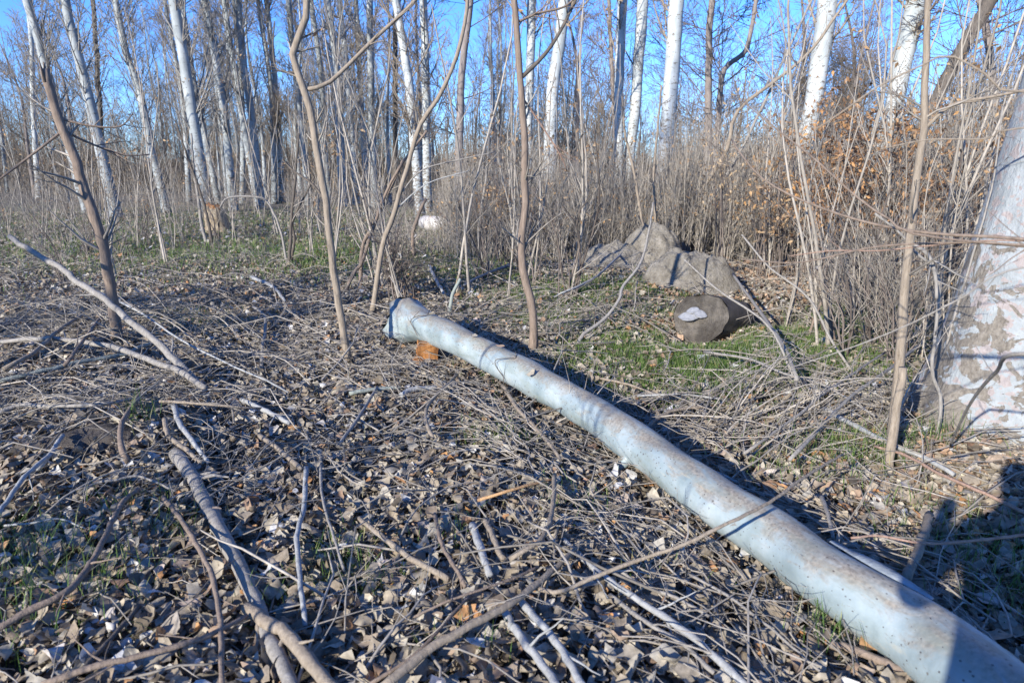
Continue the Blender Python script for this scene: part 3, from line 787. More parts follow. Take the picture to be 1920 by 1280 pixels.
# far-off wood that reads as one mass
def far_wood():
    m = MB()
    K = 5200
    Y = fr.uniform(48, 130, K); X = fr.uniform(-0.95, 0.95, K) * Y
    h = fr.uniform(1.2, 5.0, K) * (.55 + 1.0 * np.abs(np.sin(X / Y * 9 + 1.3) * np.sin(X / Y * 23 + Y * .05)) + .5 * (fr.random(K) > .93)) * (Y / 80) ** 0.7
    n = 5
    t = np.linspace(0, 1, n)[None, :, None]
    lean = fr.normal(0, .12, (K, 1, 2))
    P = np.zeros((K, n, 3)); P[..., 0:2] = np.stack([X, Y], -1)[:, None] + lean * t * h[:, None, None] + fr.normal(0, .08, (K, n, 2)) * t; P[..., 2] = t[..., 0] * h[:, None]
    R = fr.uniform(.03, .09, K)[:, None] * np.linspace(1, .25, n)[None]
    m.tubes(P, R, 3, False)
    Q, S = spawn(P, R, 12, .12, 1.0, .6, 2.4, 4, .08, .12, .5, .3, .4); m.tubes(Q, S, 3, False)
    K = 750
    Y = fr.uniform(40, 90, K); X = fr.uniform(-0.9, 0.95, K) * Y; h = fr.uniform(4.5, 11, K) * (.75 + .5 * np.sin(X / Y * 17) ** 2)
    P = np.zeros((K, n, 3)); P[..., 0:2] = np.stack([X, Y], -1)[:, None] + fr.normal(0, .10, (K, 1, 2)) * t * h[:, None, None] + fr.normal(0, .1, (K, n, 2)) * t; P[..., 2] = t[..., 0] * h[:, None]
    R = fr.uniform(.03, .07, K)[:, None] * np.linspace(1, .3, n)[None]; m.tubes(P, R, 3, False)
    Q, S = spawn(P, R, 16, .12, 1.0, .7, 3.2, 5, .08, .12, .4, .3, .5); m.tubes(Q, S, 3, False)
    Q, S = spawn(Q, S, 4, .2, 1.0, .7, 1.2, 3, .04, .12, .6); m.tubes(Q, np.maximum(S, .009), 3, False)
    tag(m.build('far_woodland', M['far']), 'brownish leafless woodland mass closing the view along the horizon', 'woodland', kind='stuff')
far_wood()

# ---------------------------------------------------------------- saplings in the middle distance, traced
def curve3(pts, base_h=0.0, Y=None, lean=0.0, n=24):
    """upright path: first pixel stands on the ground, the others rise at (nearly) its distance"""
    g = G(pts[0][0], pts[0][1], -0.03)
    Y0 = g[1] if Y is None else Y
    if Y is not None: g = PD(pts[0][0], pts[0][1], Y)
    out = [g]; N = len(pts)
    for k, p in enumerate(pts[1:], 1):
        out.append(PD(p[0], p[1], Y0 + lean * k / (N - 1)))
    return resample(out, n), Y0

def leaves_at(m, C, size, r, droop=0.6, lobes=False):
    """small dry leaves hung at the points C"""
    K = len(C)
    if lobes: T = LEAF_T[0]
    else: T = np.array([[0, 0, 0], [.35, .22, .05], [1, 0, -.05], [.35, -.22, .05]])
    th = r.uniform(0, 6.28, K); ph = r.normal(-droop, .5, K); ro = r.uniform(-1.2, 1.2, K)
    X = np.stack([np.cos(th) * np.cos(ph), np.sin(th) * np.cos(ph), np.sin(ph)], -1)
    Yv = nrm(np.cross(X, r.normal(0, 1, (K, 3)))); Z = np.cross(X, Yv)
    s = (size * r.uniform(.6, 1.3, K))[:, None, None]
    V = C[:, None] + s * (T[None, :, 0:1] * X[:, None] + T[None, :, 1:2] * Yv[:, None] + T[None, :, 2:3] * Z[:, None])
    b = np.arange(K)[:, None] * len(T)
    m.add(V, b + np.array([[0, 1, 2, 3]]) if not lobes else b)

def sapling(name, label, pts, w0, w1, mat, Y=None, lean=0.0, branches=(), twigs=14, tl=0.5, broken=False, leaves=0, cat='sapling', bw=0.5, n=26, extra_up=None, leafpt=None, twmat=None):
    P, Y0 = curve3(pts, Y=Y, lean=lean, n=n)
    k = Y0 / F
    R = np.linspace(w0, w1, n) * k / 2 * .86
    R[0] *= 1.3; R[1] *= 1.08
    base = P[0]
    root = empty(name, base, label, cat)
    m = MB(); m.tubes(wobble(P, R.mean() * 0.12), R, 10, rough=lambda K, n, s: 1 + rng.normal(0, 0.03, (K, n, s)))
    m.build('stem', M[mat], parent=root, loc=base)
    if broken:
        m = MB()
        for q in range(5):
            d = rng.normal(0, R[-1] * .5, 3) * [1, 1, 0]
            m.tubes(np.array([P[-1] - (P[-1] - P[-3]) * .5 + d * .6, P[-1] + d + [0, 0, rng.uniform(.02, .09)]]), np.array([R[-1] * .5, R[-1] * .12]), 5)
        m.build('broken_top', M['palewood' if broken == 'pale' else 'brown'], parent=root, loc=base)
    allQ = [(P, R)]
    for br in branches:
        bp, b0, b1 = br[0], br[1], br[2]; yo = br[3] if len(br) > 3 else 0.3
        j0 = np.argmin(np.linalg.norm(P - PD(bp[0][0], bp[0][1], Y0 + lean * .5), axis=1)) if Y is None or True else 0
        q = [P[j0]] + [PD(a, b, P[j0, 1] + yo * (i + 1) / len(bp)) for i, (a, b) in enumerate(bp[1:])]
        B = resample(q, 16); RB = np.linspace(b0, b1, 16) * k / 2
        m = MB(); m.tubes(B, RB, 7)
        Q, S = spawn(B[None], np.maximum(RB[None], .004), 5, .2, .95, .8, tl * .8, 5, .02, .1, .5); m.tubes(Q, S, 4, False)
        m.build('branch', M[br[4] if len(br) > 4 else mat], parent=root, loc=base)
        allQ.append((B, RB))
    if twigs:
        m = MB()
        Q, S = spawn(P[None], np.maximum(R[None], .007), twigs, .25, .98, .8, tl, 6, .03, .1, .35); m.tubes(Q, S, 4, False)
        Q2, S2 = spawn(Q, S, 3, .2, .95, .7, tl * .5, 4, .02, .12, .6); m.tubes(Q2, np.maximum(S2, .0012), 3, False)
        m.build('twigs', M[twmat or 'twig'], parent=root, loc=base)
        if leaves:
            m = MB(); ends = Q2[:, -1][rng.permutation(len(Q2))[:max(1, leaves // 3)]]
            C = np.repeat(ends, 3, 0) + rng.normal(0, .02, (len(ends) * 3, 3)); leaves_at(m, C, .05, rng)
            tag(m.build('dry_leaves', M['hang'], parent=root, loc=base, smooth=False))
    return P, R, root

sapling('sapling', 'brown sapling with a broken blunt top, leaning left, on the left beside the propped pole', [(224, 652), (208, 540), (187, 440), (166, 370), (137, 290), (118, 240), (100, 190), (84, 132)], 25, 17, 'brown',
        branches=[([(113, 222), (170, 236), (225, 237), (250, 212)], 5, 2, .3), ([(105, 240), (60, 290), (0, 335), (-40, 360)], 5, 3, -.3), ([(122, 250), (160, 265), (230, 290), (280, 290)], 5, 2, .6)], twigs=12, tl=.6, broken=True)
sapling('sapling', 'tan crooked sapling with one long branch rising right, standing left of the log butt', [(655, 690), (640, 600), (625, 500), (612, 390), (596, 290), (580, 200), (562, 148), (549, 105), (560, 72), (573, 35), (575, 0), (572, -70), (566, -160)], 17, 13, 'tan',
        branches=[([(575, 172), (612, 158), (650, 125), (700, 75), (760, 20), (800, -25), (850, -90)], 8, 5, .3), ([(548, 135), (520, 130), (512, 90), (515, 40)], 4, 2, .2, 'dark'), ([(612, 365), (585, 345), (550, 320), (530, 300)], 5, 3, .2, 'dark')], twigs=10, tl=.4, leaves=12)
sapling('sapling', 'upright brown sapling rising from behind the middle of the felled log', [(997, 672), (1001, 615), (996, 560), (981, 510), (977, 460), (984, 400), (985, 300), (981, 220), (975, 140), (968, 50), (962, -40), (955, -140)], 19, 11, 'brown',
        branches=[([(979, 135), (1020, 104), (1050, 60), (1080, 0), (1110, -60)], 8, 4, .3, 'dark'), ([(978, 40), (1010, 25), (1060, 12), (1090, -20)], 5, 3, .2), ([(984, 195), (1005, 220), (1050, 290), (1063, 320)], 4, 2, .3, 'red')], twigs=14, tl=.5, leaves=14)
sapling('sapling', 'slim grey-brown sapling bent like a long whip, its foot just left of the log butt', [(697, 596), (710, 506), (716, 467), (722, 443), (735, 412), (748, 368), (762, 320), (788, 235), (815, 195), (848, 128), (868, 60), (876, 0), (880, -80)], 12, 7, 'tan',
        branches=[([(745, 375), (790, 320), (860, 300), (930, 285)], 3, 2, .2, 'grey'), ([(742, 385), (800, 345), (880, 320)], 3, 1.5, .2, 'pale')], twigs=9, tl=.5)
sapling('sapling', 'curved bare sapling with an elbow at its foot, left of the whip-like one', [(644, 556), (662, 515), (679, 492), (688, 462), (697, 436), (706, 410), (716, 380), (740, 330), (770, 285), (800, 245)], 8, 5, 'brown', twigs=8, tl=.5)
sapling('sapling', 'straight short-stemmed sapling right behind the elbowed one', [(676, 545), (677, 492), (681, 459), (694, 430), (712, 395), (735, 350), (755, 300)], 9, 5, 'brown', twigs=8, tl=.5)
sapling('sapling', 'pale slender sapling standing tall in front of the old poplar at right', [(1668, 872), (1678, 760), (1690, 650), (1699, 500), (1712, 400), (1722, 300), (1733, 230), (1735, 160), (1739, 40), (1741, -60), (1744, -180)], 24, 10, 'tan',
        branches=[([(1735, 225), (1784, 198), (1864, 181), (1925, 168), (1990, 150)], 7, 4, -.2), ([(1712, 440), (1740, 478), (1754, 520), (1756, 560)], 8, 6, -.1, 'grey')], twigs=9, tl=.45)
sapling('cut_sapling', 'cut-off thick pale stem leaning beside the foot of the tall pale sapling', [(1663, 905), (1668, 850), (1684, 750), (1694, 690)], 24, 17, 'tan', twigs=0, cat='stump', n=10)
sapling('sapling', 'thin grey stem with a knee, standing against the left edge of the old poplar', [(1757, 835), (1764, 749), (1748, 699), (1753, 632), (1761, 531), (1747, 497), (1717, 474), (1690, 440), (1640, 400)], 9, 5, 'grey', twigs=8, tl=.35)
sapling('sapling', 'dark thin stem hugging the bark of the old poplar on its left', [(1748, 790), (1765, 690), (1790, 590), (1812, 520), (1835, 440), (1862, 340), (1880, 200)], 7, 3, 'grey', twigs=7, tl=.3)
sapling('broken_stem', 'broken-off bare stake with a frayed pale tip standing right of the sawn log', [(1565, 660), (1560, 610), (1555, 552)], 11, 9, 'brown', twigs=0, broken='pale', cat='stump', n=8)
sapling('broken_stem', 'thin broken stake leaning toward the frayed one on its left side', [(1512, 640), (1530, 590), (1545, 556)], 6, 5, 'brown', twigs=0, cat='stump', n=8)
sapling('broken_stem', 'splintered brown stake with an orange broken tip standing before the pale weathered log', [(776, 488), (773, 445), (778, 423), (789, 393), (799, 373)], 8, 7, 'brown', twigs=4, tl=.3, cat='stump', n=10)
sapling('broken_stem', 'short greenish stake with a frayed top just behind the felled log near its butt', [(842, 597), (848, 556), (862, 522)], 9, 7, 'green', twigs=0, broken='pale', cat='stump', n=8)
sapling('sapling', 'arching dark limb rising right of the upright brown sapling toward the soil mounds', [(1075, 664), (1093, 628), (1134, 597), (1161, 561), (1168, 537), (1194, 505), (1208, 474), (1217, 430), (1225, 380)], 9, 5, 'grey', twigs=6, tl=.35, lean=1.2)
sapling('sapling', 'leaning shrub stem on the left soil ridge, leftmost of the stems by the mounds', [(1222, 507), (1213, 477), (1209, 444), (1202, 404), (1190, 330), (1172, 250), (1166, 180)], 8, 4, 'tan', twigs=10, tl=.6)
sapling('sapling', 'upright shrub stem with a swollen foot between the two soil mounds', [(1233, 494), (1230, 466), (1229, 411), (1226, 330), (1232, 250), (1240, 160)], 7, 4, 'tan', twigs=10, tl=.6)
sapling('sapling', 'tan forked sapling leaning right across the white poplars, rooted behind the near soil mound', [(1275, 482), (1287, 425), (1320, 350), (1361, 285), (1374, 228), (1394, 195), (1431, 168), (1515, 101), (1569, 27), (1625, -45)], 10, 5, 'tan', twigs=18, tl=.8, leaves=40)
sapling('sapling', 'straighter partner of the forked sapling, leaning right behind the near soil mound', [(1270, 480), (1314, 403), (1368, 320), (1415, 230), (1455, 144), (1481, 87), (1522, 0), (1540, -50)], 8, 4, 'grey', twigs=16, tl=.7, leaves=24)
sapling('sapling', 'slender stem with a flared pale foot standing in the litter left of the brown sapling', [(905, 492), (897, 441), (903, 390), (912, 330), (918, 250)], 7, 4, 'grey', twigs=10, tl=.5, leaves=15)
for i, (lab, pts, w) in enumerate([
    ('middle stem of the dark clump growing on open litter left of the tan crooked sapling', [(541, 503), (545, 450), (547, 400), (553, 345), (556, 300), (560, 250)], 8),
    ('left stem of the dark clump, arching far over to the left', [(539, 500), (528, 440), (514, 400), (495, 373), (460, 368), (425, 372), (412, 390)], 6),
    ('short right stem of the dark clump on open litter', [(544, 500), (552, 450), (549, 415), (570, 370), (590, 330)], 6),
    ('dark upright double stem rising in front of the chopped tan stump', [(388, 458), (378, 420), (372, 370), (364, 320), (358, 250)], 8),
    ('grey stem leaning left beside the double stem by the chopped stump', [(398, 458), (388, 405), (372, 350), (350, 290), (330, 230)], 7)]):
    sapling('sapling', lab, pts, w, w * .5, 'dark' if i % 2 == 0 else 'grey', twigs=9, tl=.6)

# near branches reaching in from a sapling just outside the right edge
def offside_sapling():
    base = np.array([2.05, 1.95, 0.0])
    root = empty('sapling', base, 'bare sapling outside the right edge, its blurred branches reaching across the old poplar', 'sapling')
    P = resample([base, base + [0.03, 0, .7], base + [-.02, .03, 1.4], base + [.02, 0, 2.2], base + [.1, 0, 3.4]], 20)
    m = MB(); m.tubes(P, np.linspace(.022, .009, 20), 9); m.build('stem', M['grey'], parent=root, loc=base)
    B = [([(1925, 449), (1780, 440), (1690, 430), (1600, 410), (1500, 374), (1430, 335), (1390, 290), (1372, 262)], 8, 3, 1.95, 2.5, 'brown'),
         ([(1925, 460), (1800, 455), (1640, 463), (1500, 492), (1390, 486)], 5, 2.5, 1.95, 2.3, 'brown'),
         ([(1925, 173), (1851, 140), (1780, 104), (1733, 121), (1649, 161), (1582, 208), (1532, 242)], 5, 2.5, 1.95, 2.1, 'tan'),
         ([(1760, 446), (1666, 410), (1599, 363), (1532, 302), (1481, 262), (1431, 222), (1391, 188)], 6, 2.5, 2.0, 2.5, 'brown'),
         ([(1925, 500), (1800, 560), (1700, 610), (1600, 650), (1480, 690)], 5, 2, 1.9, 2.2, 'grey'),
         ([(1925, 452), (1750, 460), (1650, 470), (1560, 470), (1480, 480)], 3, 2, 2.0, 2.4, 'red'),
         ([(1925, 663), (1868, 697), (1824, 749), (1797, 800), (1782, 835)], 9, 6, 2.0, 3.2, 'grey'),
         ([(1925, 240), (1850, 260), (1740, 262), (1650, 280)], 4, 2, 2.0, 2.2, 'tan')]
    for pts, a, b, y0, y1, mt in B:
        q = [P[np.argmin(abs(P[:, 2] - PD(pts[0][0], pts[0][1], y0)[2]))]] + [PD(x, y, y0 + (y1 - y0) * i / (len(pts) - 1)) for i, (x, y) in enumerate(pts)]
        n = 30
        C = resample(q, n); R = np.linspace(a, b, n) * 2.1 / F / 2
        m = MB(); m.tubes(C, R, 8)
        Q, S = spawn(C[None], np.maximum(R[None], .002), 5, .3, .95, .7, .22, 5, .0, .1, .5); m.tubes(Q, S, 4, False)
        m.build('branch', M[mt], parent=root, loc=base)
offside_sapling()

# ---------------------------------------------------------------- branches lying on the ground, traced
BR = [
 ('thickest grey limb lying in the left foreground, running down to the fork', [(329, 850), (363, 900), (403, 978), (447, 1058), (477, 1125), (524, 1236), (550, 1300)], 26, 28, 'grey', .03, 3),
 ('thick tan limb forking off the thickest one and running out of the bottom edge', [(464, 1140), (521, 1179), (571, 1226), (625, 1295)], 26, 26, 'tan', .06, 3),
 ('slender brown branch crossing the bottom left from the fork', [(462, 1154), (386, 1193), (286, 1223), (168, 1253), (80, 1284)], 9, 14, 'brown', .09, 3),
 ('smooth brown bent branch crossing to the left edge in the bottom left', [(259, 917), (228, 944), (188, 1025), (161, 1068), (124, 1112), (50, 1146), (-15, 1184)], 8, 14, 'brown', .10, 2),
 ('thin brown branch curving straight down left of the thickest limb', [(306, 931), (346, 984), (373, 1028), (400, 1085), (413, 1169), (417, 1290)], 8, 11, 'brown', .09, 2),
 ('blue-grey bent stick standing nearly vertical in view right of the thickest limb', [(574, 877), (571, 944), (558, 1001), (561, 1068), (571, 1172)], 9, 10, 'pale', .07, 2),
 ('thin pale twig snaking down right of the blue-grey bent stick', [(601, 850), (605, 934), (628, 1011), (645, 1070)], 6, 5, 'grey', .06, 3),
 ('grey branch curving to the left edge beside the small soil heap', [(97, 850), (60, 880), (30, 915), (-10, 975)], 8, 9, 'pale', .10, 1),
 ('dark branch under the brown one in the bottom left corner', [(262, 1135), (218, 1186), (168, 1240), (120, 1290)], 9, 10, 'dark', .04, 2),
 ('thin pale twig lying across the litter at the left edge, below the bent grey branch', [(8, 985), (60, 980), (110, 972), (160, 990)], 4, 3, 'pale', .06, 1),
 ('tan twig arching over the litter below the small soil heap', [(150, 925), (180, 905), (215, 900), (262, 893), (330, 920)], 5, 4, 'grey', .06, 1),
 ('brown curved stick lying left of the centre foreground', [(674, 971), (714, 1004), (774, 1048), (842, 1085)], 9, 12, 'tan', .06, 2),
 ('crooked reddish stick running down beside the curved brown one', [(815, 964), (831, 1025), (855, 1065), (872, 1100)], 8, 8, 'brown', .07, 1),
 ('short stout blue-grey stick with a cut end, in the centre foreground', [(886, 984), (903, 1035), (920, 1080)], 15, 14, 'pale', .05, 0),
 ('short stout tan stick beside the blue-grey cut one', [(910, 974), (925, 1005), (944, 1050)], 11, 12, 'tan', .06, 0),
 ('bent grey stick with an upright end in the centre foreground', [(1040, 890), (1035, 961), (1016, 1008), (985, 1030), (955, 1048)], 9, 9, 'tan', .10, 1),
 ('long thin branch lying across the felled log and on to the centre foreground', [(1580, 852), (1508, 894), (1468, 924), (1424, 951), (1364, 981), (1280, 1021), (1195, 1050), (1110, 1082), (1050, 1109), (1000, 1102)], 4.5, 8.5, 'tan', .22, 2),
 ('long straight tan stick running down to the bottom edge left of centre', [(1090, 1018), (1033, 1072), (976, 1119), (925, 1149), (855, 1189), (791, 1226), (715, 1290)], 9, 19, 'tan', .09, 3),
 ('smooth grey stick curving down to the bottom edge, left one of the centre pair', [(946, 1146), (976, 1193), (1009, 1236), (1050, 1295)], 15, 17, 'pale', .04, 1),
 ('smooth blue-grey stick curving down to the bottom edge, right one of the centre pair', [(979, 1129), (1026, 1182), (1063, 1233), (1098, 1295)], 14, 15, 'pale', .06, 1),
 ('long grey branch running down right toward the bottom edge below the log', [(1057, 1011), (1117, 1068), (1190, 1120), (1280, 1179), (1347, 1236), (1405, 1292)], 9, 16, 'pale', .05, 4),
 ('tan branch parallel to and left of the long grey one below the log', [(1144, 1115), (1211, 1166), (1280, 1206), (1340, 1262)], 9, 9, 'grey', .04, 3),
 ('thin grey twig parallel to and right of the long grey branch below the log', [(1154, 1065), (1211, 1100), (1268, 1120), (1330, 1155)], 6, 6, 'grey', .05, 2),
 ('thin brown twig crossing the two stout sticks in the centre foreground', [(771, 1159), (830, 1130), (889, 1109), (960, 1084), (1010, 1062)], 5, 5, 'brown', .09, 1),
 ('straight thin twig running to the bottom edge left of the long straight stick', [(884, 1112), (830, 1172), (774, 1230), (690, 1284)], 5, 8, 'brown', .07, 1),
 ('bright orange-brown thin stick lying above the stout sticks in the centre', [(895, 938), (960, 918), (1036, 897)], 6, 5, 'orange', .10, 0),
 ('long grey-brown pole propped up toward the left edge over the broken-topped sapling', [(385, 735), (336, 682), (286, 635), (235, 595), (188, 554), (144, 527), (111, 500), (64, 474), (17, 443), (-60, -0)][:9], 15, 9, 'grey', None, 4),
 ('pale arching branch joining the propped pole at its foot and reaching the left edge', [(385, 728), (336, 695), (289, 678), (215, 652), (134, 638), (67, 635), (-12, 642)], 12, 8, 'grey', .13, 3),
 ('thin pale straight twig running down right just above the propped pole', [(181, 546), (255, 581), (336, 635), (420, 678), (504, 715), (540, 735)], 5, 3, 'pale', .16, 1),
 ('greenish-grey long stick lying behind the propped pole at the left', [(-10, 716), (84, 695), (151, 678), (228, 665), (286, 642)], 9, 7, 'green', .05, 1),
 ('pale thin branch lying across the litter at the left edge below the propped pole', [(-10, 778), (40, 759), (101, 762), (202, 756), (262, 745)], 9, 5, 'grey', .08, 1),
 ('blue-grey bent root-like branch behind the small soil heap', [(326, 759), (336, 793), (363, 830), (392, 868)], 11, 8, 'pale', .06, 1),
 ('short tan hooked stick above the thickest limb', [(309, 786), (316, 816), (349, 843), (380, 870)], 10, 8, 'tan', .06, 0),
 ('dark hooked stick poking out of the small soil heap', [(262, 740), (228, 793), (226, 833), (240, 866)], 8, 11, 'brown', .10, 0),
 ('forked tan stick with a cut tip left of centre', [(487, 816), (524, 843), (565, 880)], 9, 9, 'tan', .07, 1),
 ('blue-grey stick lying in shade left of the log butt', [(453, 749), (497, 769), (544, 793)], 9, 9, 'pale', .05, 1),
 ('thin arching twig bridging the shade below the propped pole', [(300, 752), (369, 756), (437, 762), (490, 765)], 6, 4, 'tan', .09, 1),
 ('pale forked stick on the shaded litter left of the tan crooked sapling', [(470, 519), (511, 537), (534, 564)], 7, 5, 'pale', .04, 2),
 ('upright forked broken stem on the litter left of the tan crooked sapling', [(490, 690), (494, 645), (497, 595), (475, 575)], 7, 5, 'grey', .05, 2),
 ('leaning short branch crossing the pole at the far left', [(7, 692), (67, 658), (111, 618), (155, 591)], 9, 6, 'tan', .14, 2),
 ('dark leaning stick under the propped pole', [(121, 685), (151, 645), (188, 595)], 7, 5, 'brown', .18, 1),
 ('small pale cut stick at the left edge below the soil heap', [(118, 816), (95, 850), (70, 880)], 8, 9, 'pale', .06, 0),
 ('thin curved stick rising before the log near its butt', [(858, 702), (808, 752), (798, 783), (811, 820)], 5, 8, 'tan', .10, 1),
 ('short pale smooth stick lying in front of the orange wood block', [(751, 742), (774, 729), (818, 727)], 10, 9, 'pale', .05, 0),
 ('pale greenish stick lying left of the short smooth one, in front of the wood block', [(655, 738), (700, 730), (752, 726)], 8, 7, 'green', .04, 0),
 ('bent stick coming out from under the log toward the centre foreground', [(942, 722), (973, 769), (1009, 806), (1052, 862)], 8, 6, 'tan', .06, 2),
 ('long thin pale twig rising right toward the soil mounds', [(1040, 556), (1043, 554), (1110, 524), (1154, 487), (1190, 455)], 5, 3, 'pale', .16, 1),
 ('grey stick lying behind the log, left of the brown sapling', [(870, 534), (905, 516), (955, 497)], 4, 6, 'pale', .07, 0),
 ('pale broken stick lying left of the short greenish stake', [(805, 498), (816, 522), (832, 550)], 6, 6, 'pale', .05, 1),
 ('thin grey branch bending down at the left of the foreground litter', [(636, 834), (674, 779), (707, 726)], 7, 5, 'grey', .07, 2),
 ('thin tan twig lying on the green grass right of the brown sapling', [(1124, 709), (1184, 722), (1240, 745)], 5, 4, 'tan', .06, 1),
 ('pale curved branch lying at the front of the green grass', [(1195, 742), (1280, 739), (1350, 748)], 4, 4, 'pale', .06, 1),
 ('crooked grey branch lying just behind the log at its middle', [(1211, 803), (1245, 776), (1285, 765), (1330, 762)], 8, 6, 'tan', .07, 2),
 ('pale peeled branch running toward the foot of the tall pale sapling', [(1545, 766), (1599, 796), (1666, 830), (1733, 858), (1790, 890)], 10, 8, 'pale', .08, 1),
 ('brown branch crossing behind the log toward the bottom right corner', [(1640, 836), (1697, 853), (1767, 890), (1851, 927), (1930, 965)], 5, 7, 'red', .12, 1),
 ('curved red twig hanging above the litter right of the log', [(1596, 1008), (1650, 1004), (1733, 1018), (1817, 1014), (1925, 1002)], 4, 6, 'red', .26, 0),
 ('stout short root stub poking up between the log and the old poplar', [(1742, 965), (1732, 1001), (1716, 1045), (1700, 1085)], 15, 18, 'tan', .07, 1),
 ('grey stick leaning on the far side of the log near the root stub', [(1540, 930), (1552, 962), (1562, 1010)], 8, 7, 'grey', .08, 0),
 ('long dry stem leaning from the bushes down to the grass by the sawn log', [(1282, 486), (1347, 544), (1438, 608), (1481, 690), (1500, 740)], 3, 5, 'grey', None, 3),
 ('second long dry stem leaning parallel on the right of the first by the sawn log', [(1391, 440), (1441, 500), (1515, 558), (1560, 640), (1600, 700)], 3, 5, 'grey', None, 3),
 ('thin stem leaning over the sawn log from its upper left', [(1374, 514), (1424, 584), (1468, 645), (1495, 712)], 5, 7, 'grey', .2, 2),
 ('bundle-like long twig lying from the log toward the tall pale sapling', [(1480, 862), (1540, 800), (1600, 740), (1670, 690), (1730, 640)], 7, 5, 'grey', .15, 3),
 ('long twig crossing over the bundle-like one near the pale sapling', [(1395, 850), (1480, 790), (1570, 720), (1660, 660)], 6, 4, 'grey', .12, 3),
 ('thin arched twig bridging the grass from the shrub stems to the peeled branch', [(1320, 660), (1400, 672), (1470, 700), (1545, 722), (1640, 780)], 5, 4, 'grey', .14, 2),
 ('pale straight stick lying along the far side of the log near its middle', [(1255, 848), (1330, 880), (1385, 905)], 7, 6, 'pale', .06, 1),
 ('grey twig lying over the litter at the bottom right below the log', [(1290, 1075), (1370, 1120), (1460, 1190), (1540, 1260)], 6, 5, 'grey', .05, 2),
 ('brown stick half buried in leaves under the near part of the log', [(1555, 1205), (1620, 1225), (1700, 1262), (1760, 1290)], 16, 14, 'brown', .02, 0),
]
def lay_branch(lab, pts, w0, w1, mat, h, ntw):
    n = max(14, 4 * len(pts))
    if h is None:       # rises from one end on the ground
        rise_last = pts[0][1] > pts[-1][1]
        pp = pts if rise_last else pts[::-1]
        g = G(pp[0][0], pp[0][1], .02)
        N = len(pp) - 1
        Y1 = g[1] + (0.9 if rise_last and pp[0][0] < 700 else 0.5)
        q = [g] + [PD(a, b, g[1] + (Y1 - g[1]) * (i + 1) / N) for i, (a, b) in enumerate(pp[1:])]
        P = resample(q, n)
        if not rise_last: P = P[::-1]
    else:
        N = len(pts) - 1
        hh = [h * (0.35 + 0.65 * math.sin(math.pi * (0.15 + 0.7 * i / N))) for i in range(N + 1)] if h < .2 else [h] * (N + 1)
        if lab.startswith('long thin branch lying across'): hh = [.30, .33, .33, .32, .30, .24, .18, .13, .09, .06]
        q = [G(a, b, z + .045) for (a, b), z in zip(pts, hh)]
        P = resample(q, n)
    dist = np.linalg.norm(P - CAM, axis=1)
    dz = ((P - CAM) @ np.array([0, math.cos(PITCH), -math.sin(PITCH)]))
    R = np.interp(np.linspace(0, 1, n), [0, 1], [w0, w1]) * dz / F / 2
    Pw = wobble(P, R.mean() * 0.14)
    name = 'fallen_twig' if max(w0, w1) < 7.5 else 'fallen_branch'
    c = P[n // 2]
    m = MB(); R2 = R * (1 + 0.10 * np.sin(np.arange(n) * 1.9) * (rng.random(n) > .5))
    m.tubes(Pw, R2, 12, rough=lambda K, n, s: 1 + rng.normal(0, 0.018, (K, n, s)))
    if ntw:
        Q, S = spawn(Pw[None], np.maximum(R[None], .004), ntw, .1, .95, .75, .28, 6, -.02, .12, .42); Q[..., 2] = np.maximum(Q[..., 2], H(Q[..., 0], Q[..., 1]) + .02)
        m.tubes(Q, S, 6, False)
    o = m.build(name, M[mat], loc=c)
    tag(o, lab, 'branch' if name == 'fallen_branch' else 'twig')
for b in BR: lay_branch(*b)

# ---------------------------------------------------------------- bare shrubs, repeated
def shrub_template(k):
    root = empty('bare_shrub', (0, 0, 0), 'bare shrub', 'shrub')
    ns = [4, 6, 3, 5, 7, 2][k]; h = [2.4, 1.9, 3.2, 2.7, 1.5, 3.6][k]
    m = MB(); n = 8
    t = np.linspace(0, 1, n)[None, :, None]
    d = rng.normal(0, .20, (ns, 1, 2)); hh = h * rng.uniform(.6, 1.1, ns)
    P = np.zeros((ns, n, 3)); P[..., :2] = rng.normal(0, .06, (ns, 1, 2)) + d * t * hh[:, None, None] + .20 * np.sin(t * 4.5 + rng.uniform(0, 6, (ns, 1, 2))) * t ** 1.3
    P[..., 2] = -0.05 + t[..., 0] * hh[:, None]
    R = rng.uniform(.008, .017, ns)[:, None] * np.linspace(1, .35, n)[None]
    m.tubes(P, R, 6, False); m.build('stems', M['twigdark' if k in (1, 4) else 'twig'], parent=root)
    m = MB(); Q, S = spawn(P, R, 6, .15, .95, .6, .9, 6, .08, .1, .5, .35, .45); m.tubes(Q, S, 4, False)
    Q2, S2 = spawn(Q, S, 3, .2, .95, .6, .4, 4, .04, .12, .6); m.tubes(Q2, np.maximum(S2, .0012), 3, False)
    m.build('twigs', M['twig'], parent=root)
    if k in (0, 3, 5):
        m = MB(); e = Q2[rng.permutation(len(Q2))[:14], -1]; C = np.repeat(e, 4, 0) + rng.normal(0, .03, (len(e) * 4, 3))
        leaves_at(m, C, .055, rng); m.build('dry_leaves', M['hang'], parent=root, smooth=False)
    return root
SHR = [shrub_template(k) for k in range(6)]
SL = {'far': ('bare thin-stemmed shrub standing in the greenish clearing at the left, beyond the shaded litter', 'bare shrubs in the left clearing'),
      'mid': ('bare thin-stemmed shrub at the foot of the white poplars, in front of the dense brush', 'bare shrubs before the dense brush'),
      'right': ('bare twiggy shrub among dry leaves between the soil mounds and the old poplar', 'bare shrubs near the old poplar')}
sused = set()
sr = np.random.default_rng(33)
